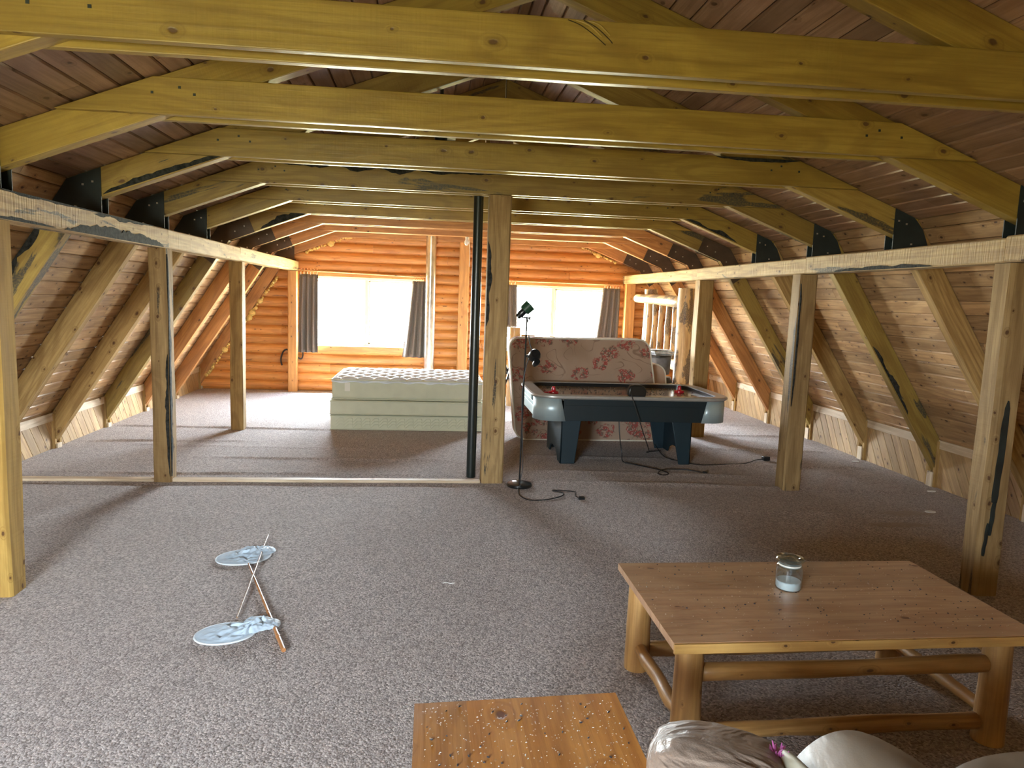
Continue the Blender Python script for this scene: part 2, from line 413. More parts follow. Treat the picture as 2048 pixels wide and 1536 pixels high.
M['bamboo_o'] = wood('orange bamboo cane', (0.50, 0.22, 0.08), (0.40, 0.16, 0.05), (0.2, 0.08, 0.03), rough=0.4, kn=0.0, tone=0.1)
M['tan'] = plain('tan fabric', (0.50, 0.36, 0.26), 0.8, 0, 0.3, 0.06, 10, 0.2, 200)
M['bag'] = plain('grey cloth bin', (0.10, 0.11, 0.13), 0.55, 0, 0.4, 0.3, 12, 0.3, 20)
M['paper'] = plain('white and blue paper', (0.62, 0.68, 0.80), 0.7, 0, 0.3, 0.4, 25)
M['flower'] = plain('dried pink flower', (0.42, 0.10, 0.30), 0.8, 0, 0.3, 0.4, 40)
M['copper'] = plain('copper ring', (0.55, 0.15, 0.06), 0.4, 0.4)
M['bulbglass'] = plain('white bulb', (0.85, 0.85, 0.82), 0.2)
M['green'] = plain('dark green lamp paint', (0.02, 0.06, 0.035), 0.3)
M['bigdark'] = plain('dark backing', (0.02, 0.012, 0.008), 0.9)
M['plaster'] = plain('rear wall boards', (0.50, 0.32, 0.15), 0.6, 0, 0.4, 0.15, 3)

M['plate_stain'] = wood('rough sawn timber with dark stains', (0.62, 0.46, 0.24), (0.50, 0.34, 0.15), (0.26, 0.15, 0.07), rough=0.75, kn=0.5, tone=0.1, saw=2.2, stain=0.62, kscale=6, ssc=(1.6, 9, 1))
def mat_carpet():
    m, nt, p = new_mat('brown grey loop carpet'); g = G(nt); o = g.obj()
    v = g.voro(o, 120, 'F1', 1.0, '3D'); d = v.outputs['Distance']; cc = g.sep(v.outputs['Color'])
    n1 = g.noise(o, 85, 3, 0.7); n2 = g.noise(o, 0.8, 3, 0.6); n3 = g.noise(o, 7, 3, 0.6)
    c = g.mix(g.range(cc[0], 0, 1), (0.10, 0.075, 0.065), (0.72, 0.62, 0.58))
    c = g.mix(g.range(n1, 0.40, 0.62, 0, 0.55), c, (0.26, 0.20, 0.18))
    c = g.mix(g.range(n2, 0.35, 0.7, 0, 0.30), c, (0.23, 0.16, 0.135))
    c = g.mix(g.range(n3, 0.3, 0.8, 0, 0.18), c, (0.18, 0.13, 0.11))
    # worn sandy patches near the right wall
    def patch(cx, cy, sx, sy, col, c):
        q = g.mapping(o, (1/sx, 1/sy, 0), (-cx/sx, -cy/sy, 0)); ln = g.n('VectorMath', operation='LENGTH'); g.L.new(q, ln.inputs[0])
        f = g.math('MULTIPLY', g.range(g.math('ADD', ln.outputs['Value'], g.math('MULTIPLY', g.noise(o, 14, 4, 0.7), 1.4)), 1.7, 1.1, 0, 0.75, True), 1.0)
        return g.mix(f, c, col)
    c = patch(3.80, 5.10, 0.30, 0.11, (0.30, 0.22, 0.14), c)
    c = patch(3.55, 4.82, 0.35, 0.09, (0.28, 0.20, 0.12), c)
    g.L.new(c, p.inputs['Base Color']); p.inputs['Roughness'].default_value = 0.95; p.inputs['Specular IOR Level'].default_value = 0.15
    p.inputs['Sheen Weight'].default_value = 0.25; p.inputs['Sheen Roughness'].default_value = 0.6
    h = g.math('SUBTRACT', n1, g.math('MULTIPLY', d, 0.9))
    g.L.new(g.bump(h, 0.8, 0.006), p.inputs['Normal'])
    return m
M['carpet'] = mat_carpet()
def mat_glass():
    m, nt, p = new_mat('window glass'); g = G(nt)
    nt.nodes.remove(p); out = [n for n in nt.nodes if n.type == 'OUTPUT_MATERIAL'][0]
    t = g.n('BsdfTransparent'); gl = g.n('BsdfGlossy'); gl.inputs['Roughness'].default_value = 0.02; mx = g.n('MixShader'); mx.inputs[0].default_value = 0.06
    g.L.new(t.outputs[0], mx.inputs[1]); g.L.new(gl.outputs[0], mx.inputs[2]); g.L.new(mx.outputs[0], out.inputs[0])
    return m
M['pane'] = mat_glass()
def mat_jar():
    m, nt, p = new_mat('clear jar glass'); g = G(nt); out = [n for n in nt.nodes if n.type == 'OUTPUT_MATERIAL'][0]
    nt.nodes.remove(p)
    t = g.n('BsdfTransparent'); t.inputs[0].default_value = (0.80, 0.9, 0.95, 1); gl = g.n('BsdfGlossy'); gl.inputs['Roughness'].default_value = 0.04; mx = g.n('MixShader')
    lw = g.n('LayerWeight'); lw.inputs[0].default_value = 0.35
    g.L.new(g.range(lw.outputs['Facing'], 0, 1, 0.12, 0.75), mx.inputs[0])
    g.L.new(t.outputs[0], mx.inputs[1]); g.L.new(gl.outputs[0], mx.inputs[2]); g.L.new(mx.outputs[0], out.inputs[0])
    return m
M['jar'] = mat_jar()
def mat_net():
    m, nt, p = new_mat('pale blue net cloth'); g = G(nt); out = [n for n in nt.nodes if n.type == 'OUTPUT_MATERIAL'][0]
    p.inputs['Base Color'].default_value = (0.62, 0.75, 0.88, 1); p.inputs['Roughness'].default_value = 0.6
    t = g.n('BsdfTransparent'); mx = g.n('MixShader'); mx.inputs[0].default_value = 0.86
    g.L.new(t.outputs[0], mx.inputs[1]); g.L.new(p.outputs[0], mx.inputs[2]); g.L.new(mx.outputs[0], out.inputs[0])
    return m
M['net'] = mat_net()
M['netrim'] = plain('white net rim', (0.75, 0.82, 0.88), 0.5)
def mat_curtain():
    m, nt, p = new_mat('grey brown curtain cloth'); g = G(nt); o = g.obj()
    c = g.mix(g.range(g.noise(g.mapping(o, (60, 60, 200)), 1, 2), 0.3, 0.7), (0.15, 0.125, 0.105), (0.21, 0.18, 0.155))
    g.L.new(c, p.inputs['Base Color']); p.inputs['Roughness'].default_value = 0.9; p.inputs['Specular IOR Level'].default_value = 0.2
    return m
M['curtain'] = mat_curtain()
def mat_floral():
    m, nt, p = new_mat('tan floral mattress ticking'); g = G(nt); o = g.obj()
    sp = g.n('SeparateXYZ'); g.L.new(o, sp.inputs[0]); cb = g.n('CombineXYZ')
    g.L.new(sp.outputs[0], cb.inputs[0]); g.L.new(sp.outputs[2], cb.inputs[1])
    q = cb.outputs[0]
    base = g.mix(g.range(g.noise(q, 3, 2), 0.3, 0.7), (0.36, 0.25, 0.18), (0.42, 0.30, 0.225))
    # vines: thin contour lines
    nv = g.noise(g.mapping(q, (1, 1.2, 1)), 2.6, 1, 0.4, 1.0)
    line = g.math('ABSOLUTE', g.math('SUBTRACT', g.math('FRACT', g.math('MULTIPLY', nv, 5.0)), 0.5))
    vm = g.math('MULTIPLY', g.range(line, 0.05, 0.02, 0, 1), g.range(g.noise(q, 2.5, 1), 0.44, 0.50, 0, 1))
    c = g.mix(g.math('MULTIPLY', vm, 0.6), base, (0.16, 0.09, 0.06))
    # blossom clusters
    cl = g.voro(g.mapping(q, (1, 1.25, 1)), 3.3, 'F1', 0.75); cd = cl.outputs['Distance']; cr = g.sep(cl.outputs['Color'])
    wob = g.math('MULTIPLY', g.math('SUBTRACT', g.noise(q, 14, 2), 0.5), 0.5)
    cm = g.math('MULTIPLY', g.range(g.math('ADD', cd, wob), 0.36, 0.30, 0, 1), 1.0)
    na = g.noise(q, 17, 3, 0.6, 0.6); nb = g.noise(g.mapping(q, (1, 1, 1), (7, 3, 0)), 24, 2, 0.6, 0.5); nc = g.noise(g.mapping(q, (1, 1, 1), (2, 9, 0)), 55, 2, 0.6)
    pet = g.mix(g.range(nb, 0.50, 0.54), (0.34, 0.055, 0.045), (0.15, 0.095, 0.07))
    pet = g.mix(g.range(nc, 0.58, 0.64), pet, (0.58, 0.38, 0.31))
    f = g.math('MULTIPLY', cm, g.range(na, 0.44, 0.49, 0, 1))
    c = g.mix(g.math('MULTIPLY', f, 0.9), c, pet)
    # blue-white foundation cloth in the lowest band is a lighter print
    g.L.new(c, p.inputs['Base Color']); p.inputs['Roughness'].default_value = 0.7; p.inputs['Specular IOR Level'].default_value = 0.3
    w = g.voro(q, 7); g.L.new(g.bump(w.outputs['Distance'], 0.3, 0.02), p.inputs['Normal'])
    return m
M['floral'] = mat_floral()
def mat_quilt():
    m, nt, p = new_mat('white quilted top'); g = G(nt); o = g.obj()
    c = g.mix(g.range(g.noise(o, 9, 3), 0.3, 0.7), (0.62, 0.66, 0.70), (0.80, 0.84, 0.88))
    g.L.new(c, p.inputs['Base Color']); p.inputs['Roughness'].default_value = 0.8
    return m
M['quilt'] = mat_quilt()
def mat_playfield():
    m, nt, p = new_mat('dusty air hockey playfield'); g = G(nt); o = g.obj()
    c = g.mix(g.range(g.noise(o, 5, 4, 0.7), 0.3, 0.7), (0.20, 0.16, 0.13), (0.34, 0.28, 0.22))
    v = g.voro(o, 26, 'F1', 0.15); c = g.mix(g.range(v.outputs['Distance'], 0.12, 0.08), c, (0.04, 0.04, 0.04))
    g.L.new(c, p.inputs['Base Color']); p.inputs['Roughness'].default_value = 0.16; p.inputs['Specular IOR Level'].default_value = 0.6
    return m
M['field'] = mat_playfield()
def mat_leather(name, a, b, r=0.4, st=0.5, sc=5):
    m, nt, p = new_mat(name); g = G(nt); o = g.obj()
    n = g.noise(o, 6, 4, 0.6, 0.4)
    g.L.new(g.mix(g.range(n, 0.3, 0.7), a, b), p.inputs['Base Color']); p.inputs['Roughness'].default_value = r
    wr = g.noise(g.mapping(o, (1, 1, 2.2)), sc, 3, 0.55, 1.2)
    fn = g.noise(o, 220, 2)
    g.L.new(g.bump(g.math('ADD', g.math('MULTIPLY', wr, 1.0), g.math('MULTIPLY', fn, 0.04)), st, 0.03), p.inputs['Normal'])
    return m
M['leather'] = mat_leather('taupe leather', (0.20, 0.155, 0.115), (0.25, 0.20, 0.15), 0.42, 0.25, 3)
M['cream'] = mat_leather('cream vinyl side panel', (0.34, 0.31, 0.23), (0.40, 0.36, 0.27), 0.45, 0.2, 3)
M['satin'] = mat_leather('crumpled beige leather pillow', (0.24, 0.18, 0.145), (0.31, 0.24, 0.195), 0.36, 0.9, 5)
M['pink'] = plain('pinkish leather arm', (0.40, 0.24, 0.20), 0.5, 0, 0.4, 0.1, 5)

# ------------------------------------------------------------------ room profile (X measured from the ridge line at x=XC)
XC = 0.57
XK, ZK, ZR, SL = 2.9, 2.26, 3.36, 0.379          # knee of the gambrel, ridge height, upper slope
S2 = 1.52                                          # lower slope
XLW, XRW = -3.58, 4.66                             # knee walls
def zroof(x):
    X = abs(x-XC)
    return ZR-SL*X if X <= XK else ZK-S2*(X-XK)

# floor with carpet wrinkles
RIDGES = [  # y at x=xa, y at x=xb, xa, xb, height, width
    (8.38, 8.28, -3.5, -1.2, 0.022, 0.035), (7.55, 7.62, -3.4, -1.9, 0.02, 0.04), (7.40, 7.30, -2.9, -0.5, 0.012, 0.05), (6.85, 6.80, -2.0, 0.2, 0.016, 0.04),
    (6.25, 6.22, -3.3, 0.3, 0.018, 0.03), (7.05, 6.95, 0.7, 2.4, 0.014, 0.05), (6.42, 6.25, 1.1, 3.3, 0.016, 0.05), (6.05, 5.75, 0.9, 4.3, 0.02, 0.05),
    (5.62, 5.5, 0.5, 1.9, 0.010, 0.05), (7.5, 7.35, 2.9, 4.4, 0.02, 0.05), (6.75, 6.6, 2.8, 4.4, 0.016, 0.05), (8.3, 8.2, 3.4, 4.5, 0.022, 0.05), (9.1, 9.0, 3.4, 4.5, 0.018, 0.05),
    (5.2, 5.0, 2.2, 4.4, 0.008, 0.07), (5.9, 5.86, -3.4, 0.45, -0.014, 0.025), (3.85, 3.8, -0.5, 2.5, 0.006, 0.07), (4.35, 4.3, 0.5, 3.0, 0.006, 0.08)]
def floor():
    ys = []; y = YB
    while y < 12.0: ys.append(y); y += (0.12 if y < 3.5 else 0.022 if y < 9.4 else 0.08)
    nx = 90; xs = [XLW-0.3+(XRW-XLW+0.6)*i/nx for i in range(nx+1)]
    vs = []; fs = []
    for yy in ys:
        for x in xs:
            z = 0
            for (a, b, xa, xb, h, w) in RIDGES:
                t = (x-xa)/(xb-xa)
                if -0.1 < t < 1.1:
                    c = a+(b-a)*t+0.04*noise.noise(Vector((x*1.1, a, 0))); e = min(1, max(0, min(t+0.1, 1.1-t)*6))
                    d = (yy-c)/w
                    if abs(d) < 3: z += h*e*math.exp(-d*d)*(0.7+0.5*noise.noise(Vector((x*2, a*3, 4))))
            vs.append((x, yy, z))
    W_ = nx+1
    for j in range(len(ys)-1):
        for i in range(nx): a = j*W_+i; fs.append((a, a+1, a+W_+1, a+W_))
    me = bpy.data.meshes.new('floor'); me.from_pydata(vs, [], fs); me.polygons.foreach_set('use_smooth', [True]*len(fs)); me.materials.append(M['carpet'])
    o = bpy.data.objects.new('floor', me); COL.objects.link(o); o['kind'] = 'structure'
floor()

# boarded slopes: every board is modelled with a V joint, boards run along y
def slope(mb, p0, p1, side, y0=YB-0.1, y1=11.8, pitch=0.121):
    """boards laid from p0 to p1 in (x,z); n points to the outside"""
    p0, p1 = Vector((p0[0], 0, p0[1])), Vector((p1[0], 0, p1[1])); L = (p1-p0).length; d = (p1-p0)/L
    n = Vector((d.z, 0, -d.x)); n = n if n.z > 0 else -n
    k = 0; s = 0
    while s < L-0.01:
        e = min(L, s+pitch); y = y0+rnd(-2, 0)
        while y < y1:
            ln = rnd(2.2, 4.2); a, b = max(y, y0), min(y+ln, y1); y += ln
            if b-a < 0.02: continue
            c = 0.009; g_ = 0.0022
            prof = [(s+g_, 0.022), (s+g_, c), (s+c, 0), (e-c, 0), (e-g_, c), (e-g_, 0.022)]
            vs = [p0+d*q+n*w+Vector((0, yy, 0)) for yy in (a+0.0012, b-0.0012) for q, w in prof]
            fs = [(i, i+1, i+7, i+6) for i in range(5)]+[(0, 5, 4, 3, 2, 1), (6, 7, 8, 9, 10, 11)]
            tn = rnd(0, 1)
            mb.add(vs, fs, (0, 1, 0), tn)
        s = e; k += 1
    # dark backing so that no light leaks through the joints
    q = [p0+n*0.03-d*0.02, p1+n*0.03+d*0.02, p1+n*0.06+d*0.02, p0+n*0.06-d*0.02]
    mb.add([v+Vector((0, yy, 0)) for yy in (y0, y1) for v in q], [(0, 1, 5, 4), (1, 2, 6, 5), (2, 3, 7, 6), (3, 0, 4, 7), (0, 3, 2, 1), (4, 5, 6, 7)], (0, 1, 0), 0.0)
mb = MB()
slope(mb, (XC-XK, ZK), (XC, ZR), -1); slope(mb, (XC+XK, ZK), (XC, ZR), 1)
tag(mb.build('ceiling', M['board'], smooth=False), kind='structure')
for side, xw, nm in ((-1, XLW, 'wall_left'), (1, XRW, 'wall_right')):
    mb = MB(); X = abs(xw-XC)+0.12
    slope(mb, (XC+side*X, ZK-S2*(X-XK)), (XC+side*XK, ZK), side)
    # solid closing panel behind the knee wall
    mb.box(min(xw+side*0.03, xw+side*0.08), max(xw+side*0.03, xw+side*0.08), YB, 11.8, -0.1, 0.6, (0, 1, 0), 0.1)
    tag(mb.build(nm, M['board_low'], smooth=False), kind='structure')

# truss positions
SK = -0.02
TY = [1.59+1.09*k for k in range(-3, 10)]      # front faces; the last is against the far wall
TY = [y for y in TY if y > YB+0.3]
# knee wall panels of diagonal boards between the lower rafters
def knee_panels():
    n = 0
    for side, xw in ((-1, XLW), (1, XRW)):
        ztop = zroof(xw)-0.02
        mb = MB(); tr = MB(); bt = MB()
        bounds = [YB]+[y+0.083+SK*(xw-XC) for y in TY if y+SK*(xw-XC) < 11.2]+[11.56]
        for a, b in zip(bounds[:-1], bounds[1:]):
            ya, yb = a+0.07, b-0.06
            if yb-ya < 0.1: continue
            rect = [(ya, 0.0), (yb, 0.0), (yb, ztop-0.07), (ya, ztop-0.07)]
            s = side*1.0
            k = ya-1.2
            while k < yb+1.2:
                # strips leaning: lower end farther from camera on the left wall, nearer on the right wall
                poly = rect; A, B = 1.0, (0.62 if side < 0 else -0.62)
                poly = clip(poly, A, B, k+0.128); poly = clip(poly, -A, -B, -(k+0.004))
                if len(poly) >= 3:
                    g = (0, -B, 1)
                    mb.prism(poly, xw, xw+side*0.015, 'x', g)
                k += 0.13
            x0, x1 = sorted((xw-side*0.012, xw+side*0.015))
            tr.box(x0, x1, ya-0.03, yb+0.02, ztop-0.07, ztop+0.01, (0, 1, 0))
            # battens either side of the bay
            x0, x1 = sorted((xw-side*0.025, xw+side*0.015))
            bt.box(x0, x1, yb, yb+0.035, 0, ztop, (0, 0, 1)); bt.box(x0, x1, ya-0.035, ya, 0, ztop-0.08, (0, 0, 1))
        # solid backing
        x0, x1 = sorted((xw+side*0.016, xw+side*0.03)); mb.box(x0, x1, YB, 11.6, -0.02, ztop+0.15, (0, 1, 0), 0.0)
        n += 1; tag(mb.build('wall_left_knee' if side < 0 else 'wall_right_knee', M['knee'], bevel=0.002, smooth=False), kind='structure')
        tag(tr.build('trim_%d' % n, M['pale'], bevel=0.003, smooth=False), kind='structure')
        tag(bt.build('trim_%d' % (n+2), M['post'], bevel=0.003, smooth=False), kind='structure')
knee_panels()

# far wall of rounded log siding with window openings, and the wall behind the camera
def log_wall(y, sgn, wins, name, mat):
    mb = MB(); pitch = 0.147; z = 0.0; row = 0
    while z < 3.4:
        z1 = z+pitch
        # horizontal extent under the roof
        zz = min(z+0.5*pitch, 3.34)
        X = (ZR-zz)/SL if zz > ZK else XK+(ZK-zz)/S2
        xl, xr = max(XC-X-0.12, XLW-0.05), min(XC+X+0.12, XRW+0.05)
        cuts = [(a, b) for a, b, c, d in wins if c < z1-0.02 and d > z+0.02]
        # vertical trims of partially covered rows
        spans = [(xl, xr, z, z1)]
        for a, b, c, d in wins:
            new = []
            for (p, q, u, v) in spans:
                if c < v-0.001 and d > u+0.001:
                    if p < a: new.append((p, min(a, q), u, v))
                    if q > b: new.append((max(b, p), q, u, v))
                    if q > a and p < b:
                        if u < c: new.append((max(a, p), min(b, q), u, c))
                        if v > d: new.append((max(a, p), min(b, q), d, v))
                else: new.append((p, q, u, v))
            spans = new
        for (p, q, u, v) in spans:
            x = p
            while x < q-0.01:
                e = min(q, x+rnd(0.9, 3.2))
                if q-e < 0.25: e = q
                K = 7; prof = []
                for i in range(K+1):
                    t = i/K; zz_ = z+pitch*t
                    if zz_ < u-1e-6 or zz_ > v+1e-6: continue
                    prof.append((zz_, 0.052*math.sqrt(max(0, 1-(2*t-1)**2*0.97))))
                if len(prof) < 2: x = e; continue
                prof[0] = (max(u, prof[0][0]), prof[0][1])
                n = len(prof); x0, x1 = x+0.0012, e-0.0012
                vs = [(xx, y+sgn*(0.052-h), zz_) for xx in (x0, x1) for zz_, h in prof]+[(xx, y+sgn*0.14, zz_) for xx in (x0, x1) for zz_ in (prof[0][0], prof[-1][0])]
                fs = [(i, i+1, n+i+1, n+i) for i in range(n-1)]
                fs += [(0, 2*n)+(2*n+1,)+tuple(range(n-1, 0, -1)), tuple(range(n, 2*n))+(2*n+3, 2*n+2)]
                fs += [(0, n, 2*n+2, 2*n), (n-1, 2*n+1, 2*n+3, 2*n-1)]
                mb.add(vs, fs, (1, 0, 0)); x = e
        z = z1; row += 1
    # solid core behind the siding, in strips around the openings
    ya, yb = sorted((y+sgn*0.10, y+sgn*0.2))
    xs = sorted(set([XLW-0.3, XRW+0.3]+[w[0] for w in wins]+[w[1] for w in wins]))
    for a, b in zip(xs[:-1], xs[1:]):
        w = [q for q in wins if abs(q[0]-a) < 1e-6 and abs(q[1]-b) < 1e-6]
        if w: mb.box(a, b, ya, yb, -0.1, w[0][2], tone=0.2); mb.box(a, b, ya, yb, w[0][3], 3.6, tone=0.2)
        else: mb.box(a, b, ya, yb, -0.1, 3.6, tone=0.2)
    return tag(mb.build(name, mat, smooth=True, ang=30), kind='structure')
log_wall(YF, 1, WIN, 'wall_back', M['log'])
log_wall(YB, -1, BWIN, 'wall_front', M['plaster'])

def window(idx, a, b, c, d, y, sgn, trims=True):
    fr = MB(); t = 0.035
    y0, y1 = sorted((y+sgn*0.09, y+sgn*0.15))
    fr.box(a, b, y0, y1, c, c+t, tone=.5); fr.box(a, b, y0, y1, d-t, d, tone=.5)
    fr.box(a, a+t, y0, y1, c+t, d-t, tone=.5); fr.box(b-t, b, y0, y1, c+t, d-t, tone=.5)
    m = (a+b)/2; fr.box(m-0.03, m+0.03, y0, y1, c+t, d-t, tone=.5)
    # inner sash of the sliding half
    ys = (y0+0.012, y0+0.032); s = 0.03
    fr.box(m+0.03, m+0.03+s, *ys, c+t, d-t, tone=.5); fr.box(b-t-s, b-t, *ys, c+t, d-t, tone=.5)
    fr.box(m+0.03, b-t, *ys, c+t, c+t+s, tone=.5); fr.box(m+0.03, b-t, *ys, d-t-s, d-t, tone=.5)
    w = fr.build('window_%d' % idx, M['vinyl'], bevel=0.004, smooth=False); w['kind'] = 'structure'
    for (p, q) in ((a+t, m-0.03), (m+0.06, b-t-s)):
        g = MB(); g.box(p, q, y+sgn*0.118, y+sgn*0.122, c+t+0.0, d-t, tone=.5); g.build('pane', M['pane'], w, smooth=False)
    if trims:
        tr = MB(); ya, yb = sorted((y-0.012, y+sgn*0.10))
        tr.box(a-0.02, b+0.02, ya, yb, c-0.085, c+0.0, tone=.7); tr.box(a-0.02, b+0.02, ya, yb, d, d+0.075, tone=.4)
        tr.box(a-0.07, a, ya, yb, c-0.085, d+0.075, (0, 0, 1), tone=.4); tr.box(b, b+0.07, ya, yb, c-0.085, d+0.075, (0, 0, 1), tone=.4)
        tag(tr.build('trim_%d' % (idx+6), M['trim'], bevel=0.004, smooth=False), kind='structure')
for i, w in enumerate(WIN): window(i+1, *w, YF, 1)
for i, w in enumerate(BWIN): window(i+3, *w, YB, -1)

# ------------------------------------------------------------------ roof trusses
TZ0, TZ1 = 2.435, 2.613                      # collar ties
ORD = ['nearest', 'second', 'third', 'fourth', 'fifth', 'sixth', 'seventh', 'eighth', 'ninth']
def bolts(mb, pts, y, r=0.008):
    for X, z in pts: mb.lathe([(0.0, -0.004), (r, -0.004), (r, 0.0), (0.0, 0.0)][::-1], (0, 0, 0), 8) if False else mb.box(X-r, X+r, y-0.006, y, z-r, z+r)
def truss(k, y, label):
    e = thing('roof_truss', (XC, y, 0), label, 'roof truss', SK, 'gambrel roof trusses')
    last = k == len(TY)-1
    kk = k-(len(TY)-9)+1                       # 1 = first truss whose tie shows whole
    bm_ = M['beam_bounce'] if kk >= 7 else M['beam_stain'] if kk in (3, 4, 6) else M['beam']
    LM = M['beam_bounce'] if kk >= 7 else M['post']
    th = 0.085
    for sx, wall in ((-1, XLW), (1, XRW)):
        Xw = abs(wall-XC)-0.003
        top = lambda X: ZR-0.004-SL*X
        mb = MB()
        poly = [(sx*0.004, top(0)), (sx*XK, top(XK)), (sx*2.787, 2.112), (sx*0.004, top(0)-0.19)]
        mb.prism(poly, 0.04, 0.04+th, 'y', (sx*1, 0, -SL))
        mb.build('upper_rafter', bm_, e, bevel=0.004, smooth=False)
        mb = MB()
        zl = lambda X: ZK-0.008-S2*(X-XK)
        poly = [(sx*XK, zl(XK)-0.003), (sx*Xw, zl(Xw)), (sx*Xw, 6.35-S2*Xw+0.01), (sx*2.790, 2.108)]
        mb.prism(poly, 0.04, 0.04+th, 'y', (sx*1, 0, -S2))
        mb.build('lower_rafter', M['beam_stain'] if (kk == 3 and sx < 0) or (kk == 4 and sx > 0) or kk == 6 else LM, e, bevel=0.004, smooth=False)
        # block under the rafter foot
        zf = 6.35-S2*Xw
        if zf > 0.03:
            mb = MB(); x0, x1 = sorted((sx*Xw, sx*(Xw-0.035))); mb.box(x0, x1, 0.045, 0.12, 0.0, zf, (0, 0, 1)); mb.build('foot_block', M['pale'], e, bevel=0.003)
        near = kk <= 5 or (last and sx < 0)
        for side_y in (0.033, 0.04+th+0.001):
            g = MB()
            if near:
                if sx < 0: P = [(2.69, 2.337), (2.9, 2.255), (3.11, 1.93), (2.80, 1.93), (2.80, 2.045), (2.69, 2.045)]
                else: P = [(2.71, 2.33), (2.86, 2.27), (2.93, 2.19), (2.99, 2.05), (3.05, 1.93), (2.71, 1.93)]
            else: P = [(2.58, 2.378), (2.9, 2.255), (3.10, 1.95), (2.965, 1.853), (2.79, 2.108), (2.51, 2.214)]
            g.prism([(sx*a, b-0.004) for a, b in P], side_y, side_y+0.006, 'y', (0, 0, 1))
            gp = g.build('gusset_plate', M['steel'] if (near and not last) else M['rust'], e, smooth=False)
            if side_y < 0.04:
                b_ = MB()
                for (a, z) in ([(2.74, 2.24), (2.80, 2.22), (2.85, 2.08)] if near else [(2.62, 2.27), (2.72, 2.21), (2.86, 2.10), (2.96, 1.98)]):
                    b_.box(sx*a-0.006, sx*a+0.006, side_y-0.005, side_y+0.001, z-0.006, z+0.006)
                b_.build('bolt_head', M['bolt'], gp, smooth=False)['kind'] = 'stuff'
    # pair of collar ties sandwiching the rafters
    XT = lambda z: (ZR-0.01-z)/SL
    for j, (a, b) in enumerate(((0.0, 0.04), (0.04+th, 0.165))):
        if last and j: continue
        mb = MB(); nseg = 16; dz = rnd(-0.004, 0.004)
        X0, X1 = XT(TZ0+dz), XT(TZ1)
        pts = [(-X0, TZ0+dz)]+[(-X0+2*X0*i/nseg, TZ0+dz+0.003*noise.noise(Vector((i*0.7, k*3.3, j)))) for i in range(1, nseg)]+[(X0, TZ0+dz)]
        pts += [(X1, TZ1)]+[(X1-2*X1*i/nseg, TZ1+0.003*noise.noise(Vector((i*0.7, k*3.3+50, j)))) for i in range(1, nseg)]+[(-X1, TZ1)]
        mb.prism(pts, a, b, 'y', (1, 0, 0))
        t = mb.build('collar_tie', M['beam_bounce'] if kk >= 7 else M['beam'] if kk not in (4,) else M['beam_stain'], e, bevel=0.004, smooth=False)
        if j == 0:
            nb = MB()
            for sx in (-1, 1):
                for dx, dz2 in ((0.0, 0.10), (0.13, 0.13), (0.20, 0.10)):
                    nb.box(sx*(1.95-dx)-0.006, sx*(1.95-dx)+0.006, -0.003, 0.001, TZ0+dz2-0.006, TZ0+dz2+0.006)
            nb.build('bolt_head', M['steel'], t, smooth=False)['kind'] = 'stuff'
    return e
labels = {1: 'nearest roof truss in view, its golden collar tie has torn grain at top centre',
 2: 'second golden truss from the camera, directly behind the nearest collar tie',
 3: 'third truss back, dark bark stain along its left upper rafter',
 4: 'truss resting on the centre post, dark bark strip along the tie',
 5: 'first truss beyond the centre post, greenish brown collar tie',
 6: 'truss with black bark patch on its left rafter, second beyond the centre post',
 7: 'truss tinted with orange bounce light, brown plates, third beyond the centre post',
 8: 'truss tinted with orange bounce light, one bay in front of the log wall',
 9: 'last truss, tinted with orange bounce light, set against the log wall with foam along it'}
offscreen = ['truss above and behind the camera position, over the side table', 'truss behind the camera, second from the rear wall', 'truss behind the camera, closest to the rear wall', 'truss behind the camera by the rear window']
TR = {}
nT = len(TY)
for k, y in enumerate(TY):
    kk = k-(nT-9)+1
    TR[kk] = truss(k, y, labels.get(kk) or offscreen[min(3, -kk)])
# torn splinter on the nearest collar tie
sp = MB()
for (x0, x1, z0, z1, w) in ((0.50, 0.60, 2.606, 2.555, 0.003), (0.545, 0.63, 2.606, 2.562, 0.003)):
    sp.tube(spline([(x0-XC, -0.004, z0), ((x0+x1)/2-XC, -0.006, (z0+z1)/2+0.01), (x1-XC, -0.001, z1)], 6), [w*0.4+0.6*w*math.sin(PI*i/12) for i in range(13)], 6)
o = sp.build('torn_grain', M['beam'], TR[1]); 
cr = MB()
for pts in ([(0.472, 2.606), (0.52, 2.59), (0.57, 2.56), (0.615, 2.527)], [(0.53, 2.608), (0.58, 2.585), (0.625, 2.55), (0.64, 2.535)]):
    cr.tube(spline([(a-XC, -0.0015, b) for a, b in pts], 5), 0.0016, 5)
tag(cr.build('grain_crack', M['bigdark'], TR[1]), 'dark crack in the torn grain')
# king post above the fourth tie
mb = MB(); timber(mb, (-0.02, 0.085, TZ1+0.001), (-0.02, 0.085, 3.17), 0.075, 0.185, up=(1, 0, 0), ch=0.004)
mb.build('king_post', M['board'], TR[4])

